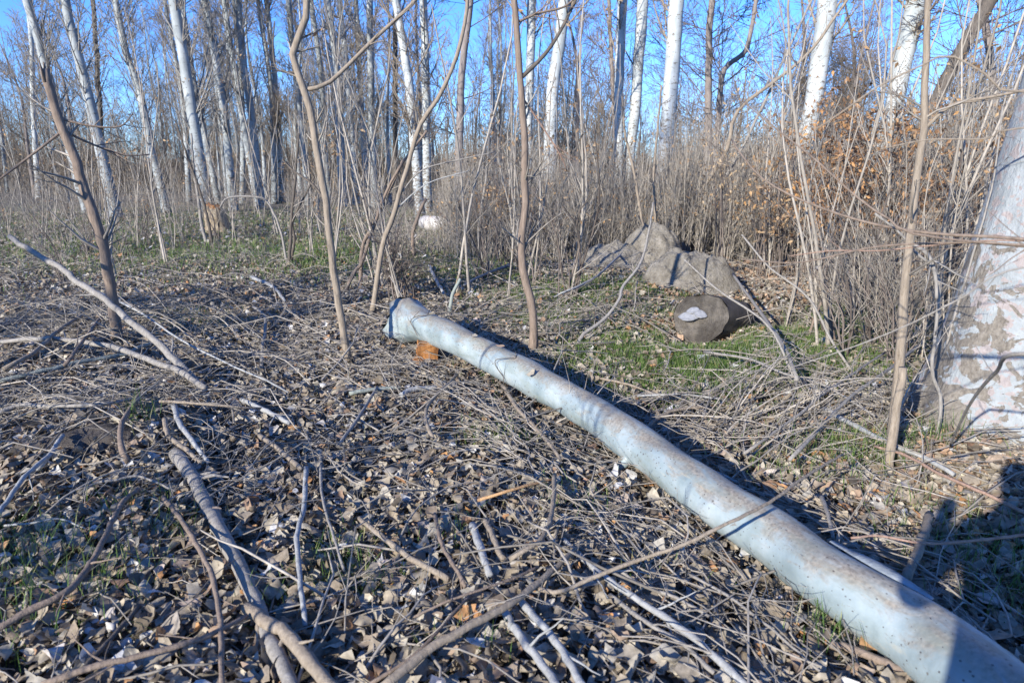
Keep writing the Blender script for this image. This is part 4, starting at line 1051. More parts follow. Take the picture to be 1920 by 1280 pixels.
def put_shrub(x, y, key, s):
    px = 960 + F * x / (y * math.cos(PITCH) + 1.5 * math.sin(PITCH))
    for a_, b_, yy in ((355, 455, 15), (775, 895, 14), (1075, 1410, 11.4)):     # clearings in front of the stump, the pale log and the mounds
        if a_ < px < b_ and y < yy and sr.random() < .9: return
    k = int(sr.integers(0, 6)); lab, gp = SL[key]
    if sr.random() < .3: k = int(sr.choice([2, 5])); s = sr.uniform(.95, 1.35)
    loc = (x, y, float(H(x, y))); rz = sr.uniform(0, 6.28)
    if k in sused: copy_tree(SHR[k], loc, rz, s, lab, gp, (sr.normal(0, .06), sr.normal(0, .06)))
    else:
        o = SHR[k]; o.location = loc; o.rotation_euler = (0, 0, rz); o.scale = (s,) * 3; o['label'] = lab; o['group'] = gp; sused.add(k)
for i in range(56):
    y = 9.0 + 15 * sr.random(); x = sr.uniform(-.78, -.16) * y
    put_shrub(x, y, 'far', sr.uniform(.45, .85))
for i in range(44):
    y = sr.uniform(7.6, 13); x = sr.uniform(-.2, .18) * y
    if x > .5 and y > 8 and y < 11 and sr.random() < .8: continue
    put_shrub(x, y, 'mid', sr.uniform(.6, 1.0))
for i in range(60):
    y = sr.uniform(5.4, 11.5); x = sr.uniform(.14, .78) * y
    if .9 < x < 3.4 and 8.2 < y < 11.2 and sr.random() < .7: continue
    if 2.2 < x < 4.0 and 6.3 < y < 8.4 and sr.random() < .7: continue
    if abs(x - 2.2) < 1.1 and y < 8.6 or y < 6.4 and x < 3.0: continue
    put_shrub(x, y, 'right', sr.uniform(.5, .95))

for i in range(30):
    y = sr.uniform(5.0, 8.8); x = sr.uniform(.40, .68) * y
    if y < 5.6 and x < 2.6: continue
    put_shrub(x, y, 'right', sr.uniform(.5, .85))
for i in range(44):
    y = sr.uniform(12, 26); x = sr.uniform(-.76, -.1) * y
    put_shrub(x, y, 'far', sr.uniform(.35, .7))

# dense undergrowth nobody could count
def undergrowth():
    def stems(K, x0, x1, y0, y1, hlo, hhi, r0, r1, lean=.10, ratio=True):
        Y = fr.uniform(y0, y1, K); X = fr.uniform(x0, x1, K) * (Y if ratio else 1)
        h = (hlo + (hhi - hlo) * fr.random(K) ** 1.6) * (.8 + .35 * np.sin(X * 1.3 + Y * .4) ** 2)
        n = 6; t = np.linspace(0, 1, n)[None, :, None]
        P = np.zeros((K, n, 3)); P[..., :2] = np.stack([X, Y], -1)[:, None] + fr.normal(0, lean, (K, 1, 2)) * t * h[:, None, None] + fr.normal(0, .025, (K, n, 2)) * t
        P[..., 2] = H(X, Y)[:, None] - .03 + t[..., 0] * h[:, None]
        R = fr.uniform(r0, r1, K)[:, None] * np.linspace(1, .4, n)[None]
        return P, R
    m = MB(); L = MB()
    for (K, x0, x1, y0, y1, a, b, lv) in ((3000, -.10, .26, 11.8, 20, .5, 2.1, 1300), (3600, .22, .62, 11.3, 19, .7, 2.6, 2200), (2000, .58, 1.0, 8.5, 16, .9, 3.3, 1400), (1000, -.9, -.08, 30, 50, 0.6, 2.3, 250)):
        P, R = stems(K, x0, x1, y0, y1, a, b, .004, .011)
        m.tubes(P, R, 3, False)
        Q, S = spawn(P, R, 6, .25, 1, .6, .6, 4, .04, .14, .6, .4); m.tubes(Q, np.maximum(S, .0024), 3, False)
        e = Q[fr.permutation(len(Q))[:lv], -1]
        leaves_at(L, np.repeat(e, 4, 0) + fr.normal(0, .05, (lv * 4, 3)), .06, fr)
    o = m.build('undergrowth', M['twig'])
    tag(o, 'dense grey-brown thicket of thin upright stems behind the clearing', 'undergrowth', kind='stuff')
    o = L.build('hanging_dry_leaves', M['hang'], smooth=False)
    tag(o, 'small dry tan and orange leaves still hanging in the thicket', 'leaves', kind='stuff')
    # low dry grass and stalks at the thicket's foot
    m = MB()
    P, R = stems(4500, -.2, .8, 11.9, 17, .25, .9, .0025, .006, .25); m.tubes(P, R, 3, False)
    P, R = stems(1500, -.85, -.1, 11, 30, .12, .45, .003, .006, .25); m.tubes(P, R, 3, False)
    tag(m.build('dry_stalks', M['twig']), 'short dry weed stalks standing at the foot of the thicket', 'stalks', kind='stuff')
undergrowth()
OUT = [(-2.5, 1.7, 'nearest the thick grey limb'), (-3.3, 2.6, 'level with the small soil heap'), (-2.0, .4, 'just behind the bottom left corner'), (-4.2, 3.3, 'beside the end of the propped pole'), (-1.4, -.6, 'closest behind the photographer'), (-3.2, .6, 'two steps left of the photographer'), (-5.4, 4.6, 'in line with the broken-topped sapling'), (-.5, -1.5, 'straight behind the photographer')]  # unseen shrubs, added so their twigs dapple the foreground with shadow
for x, y, w_ in OUT:
    copy_tree(SHR[int(sr.integers(0, 5))], (x, y, 0), sr.uniform(0, 6), sr.uniform(.75, 1.0), 'bare shrub added out of view for dappled shade, ' + w_, 'shrubs added for dappled shade')

# brown leafy bushes around the right-hand white poplars
def leafy_bush(lab, px, py, Y, rx, rz_, nleaf, nst, key='bramble', size=.075):
    c = PD(px, py, Y); base = np.array([c[0], c[1], float(H(c[0], c[1]))])
    root = empty('dry_leaved_bush', base, lab, 'bush')
    n = 9; top = c[2] + rz_ - base[2]
    t = np.linspace(0, 1, n)[None, :, None]
    tgt = rng.normal(0, rx * .55, (nst, 1, 2)); hh = top * rng.uniform(.45, 1.0, nst)
    P = np.zeros((nst, n, 3)); P[..., :2] = base[:2] + rng.normal(0, rx * .3, (nst, 1, 2)) + tgt * t ** 1.4 + .05 * np.sin(6 * t + rng.uniform(0, 6, (nst, 1, 2)))
    P[..., 2] = base[2] - .05 + hh[:, None] * np.sin(t[..., 0] * 1.75) / math.sin(1.57)
    R = np.full((nst, 1), .009) * np.linspace(1, .35, n)[None]
    m = MB(); m.tubes(P, R, 5, False)
    Q, S = spawn(P, R, 9, .2, 1, .9, .55, 5, .0, .16, .6); m.tubes(Q, S, 3, False)
    Q2, S2 = spawn(Q, S, 3, .1, 1, .8, .25, 4, -.02, .15, .7); m.tubes(Q2, S2, 3, False)
    m.build('stems', M['twigdark'], parent=root, loc=base)
    src = Q2[(Q2[:, -1, 2] > base[2] + .35 * top)]
    if len(src) < 5: src = Q2
    C = src[rng.integers(0, len(src), nleaf), rng.integers(0, 4, nleaf)] + rng.normal(0, .04, (nleaf, 3))
    m = MB(); leaves_at(m, C, size, rng, .7); m.build('dry_leaves', M[key], parent=root, loc=base, smooth=False)
leafy_bush('dark brown leafy bush piled up between the two right-hand bright white poplars', 1590, 280, 8.8, .62, .45, 2300, 34)
leafy_bush('tall sparse brown-leaved bush rising above the dark leafy one between the bright white poplars', 1575, 215, 9.6, .5, .45, 500, 16)
leafy_bush('tangled brown bush behind the tall pale sapling, left of the old poplar', 1790, 330, 7.6, .75, .35, 1500, 50)
leafy_bush('low tangled bush full of shadow right of the sawn log', 1690, 400, 8.2, .7, .25, 900, 50)
leafy_bush('orange-leaved spindly bush at the foot of the left bright white poplar', 1480, 330, 9.6, .6, .4, 500, 20, 'hang')
leafy_bush('bush hung with pale tan leaves against the sky right of the steeply leaning trunk', 1870, 210, 8.8, .7, .5, 900, 18, 'hang')
leafy_bush('thin shrub with golden dry seed keys right of the broad clean white poplar', 1368, 190, 9.6, .14, .35, 240, 6, 'seed', .055)
leafy_bush('dark vine-like tangle behind the log butt, left of the broken orange-tipped stake', 745, 445, 7.9, .22, .2, 160, 16, 'leaf', .05)
leafy_bush('dry-leaved spindly shrub left of the upright brown sapling', 935, 260, 11.5, .45, .3, 350, 14, 'hang', .06)

# ---------------------------------------------------------------- leaf litter
def leaf_templates(r, K=9):
    out = []
    us = np.array([-.5, -.32, -.05, .24, .5]); vs = np.array([-1, -.45, .45, 1])
    for k in range(K):
        w = np.array([.10, .40, .44, .27, .03]) * r.uniform(.75, 1.2) * (1 + r.normal(0, .2, 5))
        kr = r.choice([r.normal(0, 1.2), r.uniform(2.0, 5.5) * r.choice([-1, 1])]); kl = r.normal(0, 1.6); tw = r.normal(0, .8)
        V = []
        for u, ww in zip(us, w):
            for v in vs:
                y = v * ww * (1 + r.normal(0, .2 if abs(v) == 1 else .05)); uu = u + (.10 * abs(v) if u < 0 else -.04 * abs(v)) + r.normal(0, .035 if abs(v) == 1 else .01)
                a = kr * y
                Y_ = math.sin(a) / kr if abs(kr) > .2 else y; Z_ = (1 - math.cos(a)) / kr if abs(kr) > .2 else 0
                b = kl * uu
                X_ = math.sin(b) / kl if abs(kl) > .2 else uu; Z_ += (1 - math.cos(b)) / kl if abs(kl) > .2 else 0
                V.append([X_, Y_ + tw * uu * Z_, Z_ + tw * .3 * uu * y + r.normal(0, .016)])
        out.append(V)
    return np.array(out)
LT = leaf_templates(np.random.default_rng(5), 28)
LEAF_TRI = np.array([[4 * i + j, 4 * i + j + 1, 4 * i + j + 5, 4 * i + j + 4] for i in range(4) for j in range(3)])
LS = np.array([[[-.5, 0, .0], [0, -.35, .12], [.55, 0, .0], [0, .33, .10]], [[-.5, .05, .1], [.05, -.38, -.03], [.5, 0, .14], [-.05, .36, .05]]])
def scatter_leaves(m, X, Y, size, r, simple=False, tilt=.5, lift=.03, z=None):
    K = len(X)
    T = LS[r.integers(0, 2, K)] if simple else LT[r.integers(0, len(LT), K)]
    s = size * r.uniform(.4, 1.45, K)
    N = nrm(np.stack([r.normal(0, tilt, K), r.normal(0, tilt, K), np.ones(K)], -1))
    th = r.uniform(0, 6.28, K)
    A = np.stack([np.cos(th), np.sin(th), 0 * th], -1); A = nrm(A - (A * N).sum(-1, keepdims=True) * N); B = np.cross(N, A)
    N2 = N * r.choice([-1, 1], K)[:, None]
    Z = (H(X, Y) if z is None else z) + r.uniform(0.004, lift, K) + s * .12
    C = np.stack([X, Y, Z], -1)
    V = C[:, None] + s[:, None, None] * (T[..., 0:1] * A[:, None] + T[..., 1:2] * B[:, None] + T[..., 2:3] * N2[:, None])
    nv = T.shape[1]; b = np.arange(K)[:, None, None] * nv
    m.add(V, (b + (np.array([[0, 1, 2, 3]]) if simple else LEAF_TRI)).reshape(-1, 4))

def inpatch(X, Y, patches):
    w = np.zeros(len(X))
    for cx, cy, sx, sy, a in patches: w = np.maximum(w, a * np.exp(-(((X - cx) / sx) ** 2 + ((Y - cy) / sy) ** 2)))
    return w
def gp(px, py, sx, sy, a):      # a patch on the ground, in metres
    g = G(px, py); return (g[0], g[1], sx, sy, a)
GREEN = [gp(1300, 690, 1.0, .75, 1), gp(1440, 660, .9, .8, 1), gp(1560, 640, .9, .7, .8), gp(1180, 640, .6, .6, .55), gp(1120, 545, 1.2, .7, .6), gp(1640, 600, .8, .6, .5), gp(900, 520, .8, .7, .45), gp(1010, 600, .5, .4, .3),
         (-6.5, 13.0, 7, 3.2, .8), (-2.5, 11.5, 2.5, 1.6, .6), (-9, 21, 12, 6, .9), gp(1220, 590, .4, .3, .5)]
LESS = GREEN[:8]
lr = np.random.default_rng(77)
def litter():
    m = MB()
    def region(K, y0, y1, size, simple, tilt, lift, half=.86, extra=.5):
        Y = np.sqrt(lr.uniform(y0 ** 2, y1 ** 2, K)); X = lr.uniform(-1, 1, K) * (half * Y + extra)
        w = inpatch(X, Y, LESS)
        keep = lr.random(K) > .62 * w
        d = (X - 1.65) ** 2 / .8 + (Y - 8.4) ** 2 / .5
        mound = (((X - 2.20) / .55) ** 2 + ((Y - 8.55) / .42) ** 2 < 1.2) | (((X - 2.0) / .95) ** 2 + ((Y - 10.95) / .5) ** 2 < 1.2)
        g = G(170, 830); heap = ((X - g[0]) / .28) ** 2 + ((Y - g[1]) / .16) ** 2 < 1
        keep &= ~(mound & (lr.random(K) > .22)) & ~(heap & (lr.random(K) > .25))
        keep &= ~((((X - 1.72) / .30) ** 2 + ((Y - 6.12) / .22) ** 2 < 1) & (lr.random(K) > .15))
        X, Y = X[keep], Y[keep]
        scatter_leaves(m, X, Y, size, lr, simple, tilt, lift)
    region(15000, 1.2, 3.2, .066, False, .55, .06)
    region(27000, 3.2, 6.5, .064, False, .5, .05)
    region(30000, 6.5, 12, .065, False, .6, .04)
    region(26000, 12, 26, .09, True, .5, .05)
    tag(m.build('leaf_litter', M['leaf']), 'thick litter of curled grey-brown poplar leaves covering the ground', 'leaf litter', kind='stuff')
    # warmer brown leaves that lie round the mounds and the hollow
    m = MB()
    for (px, py, sx, sy, K) in ((1330, 560, .8, .4, 900), (1450, 520, .9, .5, 1400), (1560, 500, .9, .6, 1200), (1180, 500, .8, .6, 1200), (1260, 620, .35, .25, 350), (1700, 900, .35, .3, 260), (1000, 470, 1.0, .8, 700), (1640, 870, .3, .25, 160), (920, 780, .28, .16, 110), (820, 745, .3, .2, 50), (80, 930, .1, .08, 12), (1780, 900, .5, .4, 160)):
        g = G(px, py); X = lr.normal(g[0], sx, K); Y = lr.normal(g[1], sy, K)
        keep = ~((((X - 2.35) / .62) ** 2 + ((Y - 8.5) / .5) ** 2 < 1.1))
        scatter_leaves(m, X[keep], Y[keep], .062, lr, False, .6, .05)
    tag(m.build('russet_leaves', M['leafwarm']), 'warm russet dry leaves drifted round the soil mounds', 'leaf litter', kind='stuff')
litter()

# leaves that came to rest on the felled log
def log_leaf(lab, i, ang, size, seed, mat='leaf'):
    r = np.random.default_rng(seed)
    T = nrm(LOGP[i + 1] - LOGP[i - 1]); s = nrm(np.cross(T, [0, 0, 1])); u = np.cross(s, T)
    d = s * math.sin(ang) + u * math.cos(ang)
    c = LOGP[i] + d * (LOGR[i] * 1.05 + .012)
    V = LT[seed % len(LT)] * size
    A = nrm(T + r.normal(0, .4, 3)); A = nrm(A - (A @ d) * d); B = np.cross(d, A)
    W = c + V[:, 0:1] * A + V[:, 1:2] * B + np.abs(V[:, 2:3]) * d
    m = MB(); m.add(W, LEAF_TRI)
    tag(m.build('dry_leaf', M[mat], loc=c), lab, 'leaf')
def log_index(px, py):
    r = ray(px, py); r = r / np.linalg.norm(r); d = LOGP - CAM
    return int(np.clip(np.argmin(np.linalg.norm(np.cross(d, r), axis=1)), 2, len(LOGP) - 4))
log_leaf('curled dry leaf resting on the side of the log at its middle', log_index(1012, 735), -.75, .085, 3)
log_leaf('dry leaf standing up on top of the log below the brown sapling', log_index(952, 650), -.1, .07, 5, 'leafwarm')
log_leaf('grey shrivelled leaf stuck high on the log near its butt', log_index(822, 605), -.2, .06, 8)
log_leaf('small brown leaf lying on top of the log left of the brown sapling', log_index(902, 640), -.3, .055, 9)
for (lab, i, ang, r0, nm) in (('thin dark vine twig arching over the flared butt of the log', 117, -.9, .0035, 3), ('thin twig rising against the middle of the log', log_index(960, 700), -1.2, .0025, 4)):
    c = LOGP[i]; 
    T = nrm(LOGP[i + 1] - LOGP[i - 1]); s = nrm(np.cross(T, [0, 0, 1])); u = np.cross(s, T)
    q = [c + (s * math.sin(a) + u * math.cos(a)) * (LOGR[i] * 1.12 + .01 + .015 * math.sin(5 * a)) + T * (.06 * math.sin(4 * a)) for a in np.linspace(ang - .9, ang + 1.2, 7)]
    P = resample(q, 20); m = MB(); m.tubes(P, np.full(20, r0), 6)
    Q, S = spawn(P[None], np.full((1, 20), r0), nm, .1, .9, .6, .18, 5, 0, .15, .7); m.tubes(Q, S, 4, False)
    tag(m.build('vine_twig', M['dark'], loc=c), lab, 'twig')

# ---------------------------------------------------------------- small twigs strewn over the litter
def twig_litter():
    m = MB()
    def lot(K, y0, y1, L, r0, r1, n=6, half=.84):
        Y = np.sqrt(lr.uniform(y0 ** 2, y1 ** 2, K)); X = lr.uniform(-1, 1, K) * (half * Y + .4)
        kp = lr.random(K) > .75 * inpatch(X, Y, LESS); X, Y = X[kp], Y[kp]; K = len(X)
        th = lr.uniform(0, 6.28, K) * .5 + lr.normal(.3, 1.2, K); Lk = L * lr.uniform(.3, 1.3, K)
        lift = np.abs(lr.normal(0, .22, K))
        P = []
        x, y = X.copy(), Y.copy(); z0 = lr.uniform(.01, .06, K); hgt = z0
        for i in range(n):
            P.append(np.stack([x, y, H(x, y) + hgt], -1))
            th = th + lr.normal(0, .22, K); st = Lk / (n - 1)
            x = x + np.cos(th) * st; y = y + np.sin(th) * st; hgt = np.maximum(hgt + st * lift * (1 if i < n // 2 else -.6) + lr.normal(0, .006, K), .008)
        P = np.stack(P, 1); R = lr.uniform(r0, r1, K)[:, None] * np.linspace(1, .5, n)[None]
        m.tubes(P, R, 5, False)
        Q, S = spawn(P, R, 2, .2, .9, .7, L * .35, 4, 0.0, .15, .65); Q[..., 2] = np.maximum(Q[..., 2], H(Q[..., 0], Q[..., 1]) + .01); m.tubes(Q, S, 4, False)
    lot(600, 1.3, 3.6, .42, .0012, .004); lot(110, 1.4, 3.8, .8, .003, .007)
    lot(1500, 3.4, 6.8, .55, .0016, .005); lot(200, 3.6, 7, 1.1, .004, .009)
    lot(1500, 6.5, 12, .8, .002, .007)
    # thicker drift of twigs along both sides of the log
    K = 700; i = lr.integers(6, 118, K); T = nrm(LOGP[-20] - LOGP[10]); s = nrm(np.cross(T, [0, 0, 1]))
    off = lr.choice([-1, 1], K) * lr.uniform(.16, .6, K)
    B = LOGP[i] + s[None] * off[:, None]; th = np.arctan2(T[1], T[0]) + lr.normal(0, .7, K) ; P = []
    x, y = B[:, 0], B[:, 1]; h = lr.uniform(.02, .10, K)
    for k in range(6):
        P.append(np.stack([x, y, H(x, y) + h], -1)); th = th + lr.normal(0, .2, K); x = x + np.cos(th) * .1; y = y + np.sin(th) * .1; h = np.maximum(.01, h + lr.normal(0, .02, K))
    P = np.stack(P, 1)
    okk = np.ones(K, bool)
    for k in range(6):
        d = np.min(np.linalg.norm(P[:, k, None, :2] - LOGP[None, ::4, :2], axis=-1), axis=1); okk &= d > .13
    P = P[okk]; m.tubes(P, lr.uniform(.0015, .005, len(P))[:, None] * np.linspace(1, .5, 6)[None], 5, False)
    tag(m.build('twig_litter', M['twig']), 'thin dead twigs strewn all over the leaf litter', 'twigs', kind='stuff')
twig_litter()

def brush_pile(lab, px, py, sx, sy, K, L, hmax, th0, seed):
    r = np.random.default_rng(seed); g = G(px, py); root = empty('brush_pile', g, lab, 'brush pile')
    n = 9; t = np.linspace(0, 1, n)
    X = r.normal(g[0], sx, K); Y = r.normal(g[1], sy, K); th = th0 + r.normal(0, .55, K); l = L * r.uniform(.4, 1.2, K); h = hmax * r.random(K) ** 1.5
    k1 = r.normal(0, .5, K)
    P = np.zeros((K, n, 3))
    for i in range(n):
        a = th + k1 * t[i]
        P[:, i, 0] = X + np.cos(a) * l * (t[i] - .5); P[:, i, 1] = Y + np.sin(a) * l * (t[i] - .5)
        P[:, i, 2] = H(P[:, i, 0], P[:, i, 1]) + .04 + h * np.where(r.random(K) < .0, 1, np.sin(np.pi * np.clip(t[i] * (.62 + .38 * ((np.arange(K) * 7) % 3 > 0)), 0, 1))) + r.normal(0, .006, K)
    R = r.uniform(.0018, .0062, K)[:, None] * np.linspace(1, .4, n)[None]
    m = MB(); m.tubes(P, R, 6, False); m.build('long_twigs', M['twig'], parent=root, loc=g)
    m = MB(); Q, S = spawn(P, R, 4, .15, .95, .7, L * .35, 5, .0, .14, .6); Q[..., 2] = np.maximum(Q[..., 2], H(Q[..., 0], Q[..., 1]) + .02); m.tubes(Q, np.maximum(S, .001), 4, False)
    m.build('side_twigs', M['twig'], parent=root, loc=g)
brush_pile('tangle of long arching twigs heaped round the foot of the propped pole at the left', 130, 620, .75, .55, 80, 1.3, .38, 2.7, 51)
brush_pile('low heap of thin crossing twigs between the tall pale sapling and the felled log', 1500, 800, .55, .45, 85, 1.1, .28, .5, 52)
brush_pile('drift of thin twigs piled behind the felled log, left of the green grass', 1060, 600, .55, .5, 60, 1.1, .20, .6, 53)
brush_pile('heap of thin twigs in the shade left of the middle of the felled log', 560, 700, .6, .35, 50, 1.0, .2, 2.9, 54)
brush_pile('loose tangle of twigs lying over the sticks at the bottom centre', 1000, 1090, .35, .25, 34, .7, .10, .7, 55)

brush_pile('flat heap of crossing twigs on the soil heap at the left foreground', 180, 775, .5, .22, 70, .9, .14, .15, 56)
brush_pile('thin twigs crossed over the thickest grey limb', 330, 900, .3, .25, 40, .6, .10, 1.0, 57)

# ---------------------------------------------------------------- grass
def blades(m, X, Y, h, w, r, lean=.5, n=3):
    K = len(X); th = r.uniform(0, 6.28, K); hh = h * r.uniform(.4, 1.3, K); ln = r.uniform(.1, 1.0, K) * lean
    d = np.stack([np.cos(th), np.sin(th), 0 * th], -1); s = np.stack([-np.sin(th), np.cos(th), 0 * th], -1)
    B = np.stack([X, Y, H(X, Y)], -1); V = []
    for i in range(n):
        t = i / n
        c = B + d * (hh * ln * t * t)[:, None] + np.array([0, 0, 1.0]) * (hh * (t - .25 * ln * t * t))[:, None]
        ww = (w * (1 - .5 * t) * r.uniform(.7, 1.3, K))[:, None]
        V += [c - s * ww, c + s * ww]
    V.append(B + d * (hh * ln)[:, None] + np.array([0, 0, 1.0]) * (hh * (1 - .25 * ln))[:, None])
    V = np.stack(V, 1); nv = 2 * n + 1; b = np.arange(K)[:, None]
    q = np.concatenate([b * nv + np.array([[2 * i, 2 * i + 1, 2 * i + 3, 2 * i + 2]]) for i in range(n - 1)])
    t3 = b * nv + np.array([[2 * n - 2, 2 * n - 1, 2 * n]])
    m.add(V, q, t3)
def patch_pts(P, K, r):
    a = r.normal(0, .62, (K, 2)); X = P[0] + a[:, 0] * P[2]; Y = P[1] + a[:, 1] * P[3]
    cl = np.sin(X * 9 + 3 * np.sin(Y * 5)) * np.sin(Y * 11 + 2 * np.sin(X * 7))
    k = r.random(K) < .35 + .65 * (cl > -.1)
    keep = ~(((X - 2.35) / .62) ** 2 + ((Y - 8.5) / .5) ** 2 < 1.2) & ~(((X - 1.76) / .34) ** 2 + ((Y - 6.2) / .30) ** 2 < 1)
    return X[k & keep], Y[k & keep]
def grass():
    r = np.random.default_rng(9); m = MB(); 
    for P, K in zip(GREEN, (21000, 19000, 12000, 6000, 11000, 6500, 4500, 1600, 15000, 6000, 22000, 1000)):
        X, Y = patch_pts(P, K, r)
        sc = 1.0 if P[1] < 10 else 1.9
        blades(m, X, Y, .085 * sc ** .6, .0026 * sc, r, .8)
    tag(m.build('grass', M['grass'], smooth=False), 'short green grass and moss growing through the leaves right of the log and in the clearing', 'grass', kind='stuff')
    m = MB()
    for px, py, s, K, h in ((30, 1050, .16, 150, .13), (75, 1120, .14, 90, .12), (20, 1200, .16, 70, .1), (640, 1060, .10, 90, .07), (690, 1110, .10, 80, .06), (940, 830, .14, 160, .06), (330, 1000, .10, 60, .08), (245, 965, .08, 30, .14), (1590, 850, .14, 150, .15), (1640, 870, .12, 100, .15), (1610, 900, .1, 60, .13), (1555, 1215, .06, 40, .13),
                            (1850, 1050, .22, 260, .10), (1900, 1120, .2, 200, .10), (1700, 975, .08, 40, .09), (300, 600, .35, 260, .05), (400, 615, .3, 200, .05), (170, 510, .5, 400, .06), (270, 800, .06, 24, .2), (1500, 870, .2, 140, .12), (560, 470, .5, 350, .06), (1060, 960, .12, 50, .1), (530, 1140, .1, 40, .07), (840, 1020, .1, 40, .06), (1240, 1100, .1, 30, .07), (880, 1230, .1, 40, .06), (200, 1120, .15, 60, .11), (1760, 830, .1, 60, .14), (1480, 910, .1, 40, .1)):
        K = int(K * 1.7); g = G(px, py); X = r.normal(g[0], s, K); Y = r.normal(g[1], s * .8, K)
        blades(m, X, Y, h * .7 + .07, .0019, r, .8, 4)
    tag(m.build('grass_tufts', M['grass'], smooth=False), 'scattered tufts of fine green grass poking through the leaf litter', 'grass', kind='stuff')
    m = MB(); K = 9000
    Y = np.sqrt(r.uniform(9 ** 2, 34 ** 2, K)); X = r.uniform(-.9, .05, K) * Y; blades(m, X, Y, .16, .004, r, .8)
    K = 3000; Y = np.sqrt(r.uniform(1.5 ** 2, 8 ** 2, K)); X = r.uniform(-.8, .8, K) * Y; blades(m, X, Y, .13, .0014, r, 1.1)
    tag(m.build('dry_grass', M['drygrass'], smooth=False), 'bleached dry grass blades in the clearing and among the leaves', 'grass', kind='stuff')
grass()

def weed(lab, px, py, s, n, seed):
    r = np.random.default_rng(seed); g = G(px, py); root = empty('green_weed', g, lab, 'weed')
    m = MB()
    for k in range(n):
        th = 2 * math.pi * k / n + r.normal(0, .3); L = s * r.uniform(.6, 1.2); el = r.uniform(.15, .8)
        d = np.array([math.cos(th), math.sin(th), 0]); sd_ = np.array([-math.sin(th), math.cos(th), 0]); V = []
        for i in range(9):
            t = i / 8; w = L * .20 * math.sin(math.pi * min(1, t * .93 + .07)) * (1 + .35 * (-1) ** i)
            c = np.array(g) + d * L * t * math.cos(el) + np.array([0, 0, .02 + L * (math.sin(el) * t - .45 * t * t)])
            V += [c - sd_ * w + [0, 0, .15 * w], c, c + sd_ * w + [0, 0, .15 * w]]
        q = [[3 * i + b, 3 * i + b + 1, 3 * i + b + 4, 3 * i + b + 3] for i in range(8) for b in range(2)]
        m.add(np.array(V), q)
    m.build('leaves', M['weed'], parent=root, loc=g)
weed('spiky green thistle-like weed left of the sawn log below the near soil mound', 1225, 580, .17, 11, 1)
weed('pale green rounded weed on the leaves left of the spiky one', 1200, 552, .11, 7, 2)
weed('dark green weed rosette just left of the sawn log', 1262, 575, .10, 8, 3)
weed('small green weed at the foot of the tall pale sapling', 1712, 640, .10, 6, 4)
weed('lone green weed in the litter behind the log, right of the brown sapling', 1125, 742, .08, 5, 5)
weed('small green weed in front of the whip-like sapling', 690, 560, .09, 6, 6)

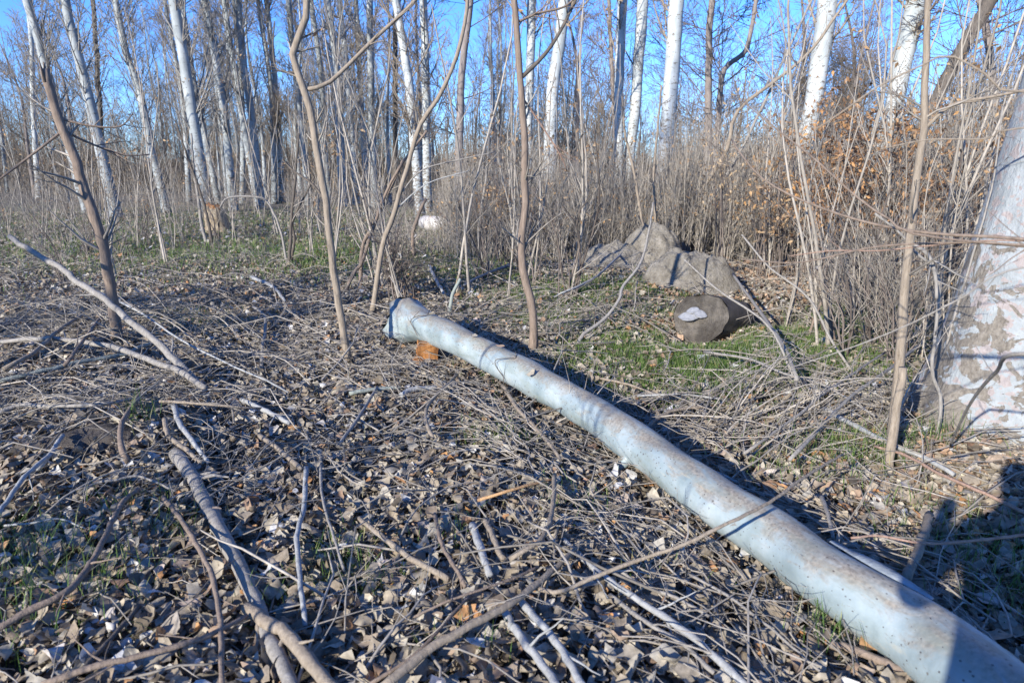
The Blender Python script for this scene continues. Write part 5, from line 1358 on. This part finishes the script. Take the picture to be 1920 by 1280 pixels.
# ---------------------------------------------------------------- the photographer, who stands behind the camera and shades the near end of the log
def photographer():
    me = bpy.data.meshes.new('person')
    x0, y0 = 0.0, -0.34
    J = [((0, 0, .95), .13), ((0, 0, 1.15), .135), ((0, 0, 1.38), .15), ((0, 0, 1.50), .065), ((0, .02, 1.60), .085), ((0, .02, 1.72), .08),
         ((-.20, 0, 1.40), .065), ((-.30, .10, 1.18), .05), ((-.12, .26, 1.42), .035), ((.20, 0, 1.40), .065), ((.30, .10, 1.18), .05), ((.12, .26, 1.42), .035),
         ((-.11, 0, .86), .10), ((-.13, .03, .48), .07), ((-.14, 0, .08), .05), ((-.15, .16, .04), .04), ((.11, 0, .86), .10), ((.13, .03, .48), .07), ((.14, 0, .08), .05), ((.15, .16, .04), .04)]
    E = [(0, 1), (1, 2), (2, 3), (3, 4), (4, 5), (2, 6), (6, 7), (7, 8), (2, 9), (9, 10), (10, 11), (0, 12), (12, 13), (13, 14), (14, 15), (0, 16), (16, 17), (17, 18), (18, 19)]
    me.from_pydata([(x0 * 0 + a[0][0], a[0][1], a[0][2]) for a in J], E, [])
    o = bpy.data.objects.new('person', me); COL.objects.link(o); o.location = (x0, y0, float(H(x0, y0)))
    sk = o.modifiers.new('skin', 'SKIN'); sk.use_smooth_shade = True
    if not me.skin_vertices: me.attributes
    for i, (p, r) in enumerate(J):
        v = me.skin_vertices[0].data[i]; v.radius = (r * (1.25 if i in (0, 1, 2) else 1), r * .85 if i in (0, 1, 2) else r); v.use_root = (i == 0)
    ss = o.modifiers.new('subdiv', 'SUBSURF'); ss.levels = 1; ss.render_levels = 2
    me.materials.append(plain('dark_jacket', (0.05, 0.055, 0.07)))
    tag(o, 'standing person in dark clothes holding both hands up at the camera', 'person')
photographer()

# ---------------------------------------------------------------- labels of the repeats: which one of them it is
LM = [(20, 'left edge'), (110, 'broken-topped brown sapling'), (190, 'second leaning grey poplar'), (290, 'slender ridged poplar'), (395, 'chopped tan stump'),
      (475, 'gently curving grey poplar'), (530, 'lone slim light poplar'), (600, 'tan crooked sapling'), (685, 'bluish trunk row'), (790, 'close white pair'),
      (865, 'dark forked tree'), (985, 'upright brown sapling'), (1040, 'bumpy white poplar'), (1170, 'narrow white poplar'), (1250, 'broad clean white poplar'),
      (1335, 'dark drooping tree'), (1500, 'left bright white poplar'), (1655, 'peeling bright poplar'), (1725, 'tall pale sapling'), (1850, 'old poplar')]
ORD = ['first', 'second', 'third', 'fourth', 'fifth', 'sixth', 'seventh', 'eighth', 'ninth', 'tenth', 'eleventh', 'twelfth', 'thirteenth', 'fourteenth', 'fifteenth', 'sixteenth', 'seventeenth', 'eighteenth', 'nineteenth', 'twentieth'] + ['twenty-first', 'twenty-second', 'twenty-third', 'twenty-fourth', 'twenty-fifth', 'twenty-sixth'] + ['hindmost'] * 30
def relabel(groups, fmt, order):
    by = {}
    for o in scene.objects:
        if o.parent is None and o.get('group') in groups:
            p = o.location; c, s_ = math.cos(PITCH), math.sin(PITCH)
            px = 960 + F * p.x / (p.y * c + 1.5 * s_)
            k = min(range(len(LM)), key=lambda i: abs(LM[i][0] - px)); by.setdefault(k, []).append((p.y if order == 'y' else px, o.name, o))
    for k, v in by.items():
        for i, (_, _, o) in enumerate(sorted(v)): o['label'] = fmt.format(ORD[i], LM[k][1])
relabel([SL['far'][1]], 'bare shrub {} from the front, seen toward the {}', 'y')
relabel([SL['mid'][1]], 'shrub before the thicket, {} from the front, by the {}', 'y')
relabel([SL['right'][1]], 'twiggy shrub at right, {} from the front, by the {}', 'y')
relabel([FG[0]], 'distant grey poplar, {} from left beside the {}', 'x')
relabel([FG[1]], 'distant brown twiggy tree, {} from left beside the {}', 'x')
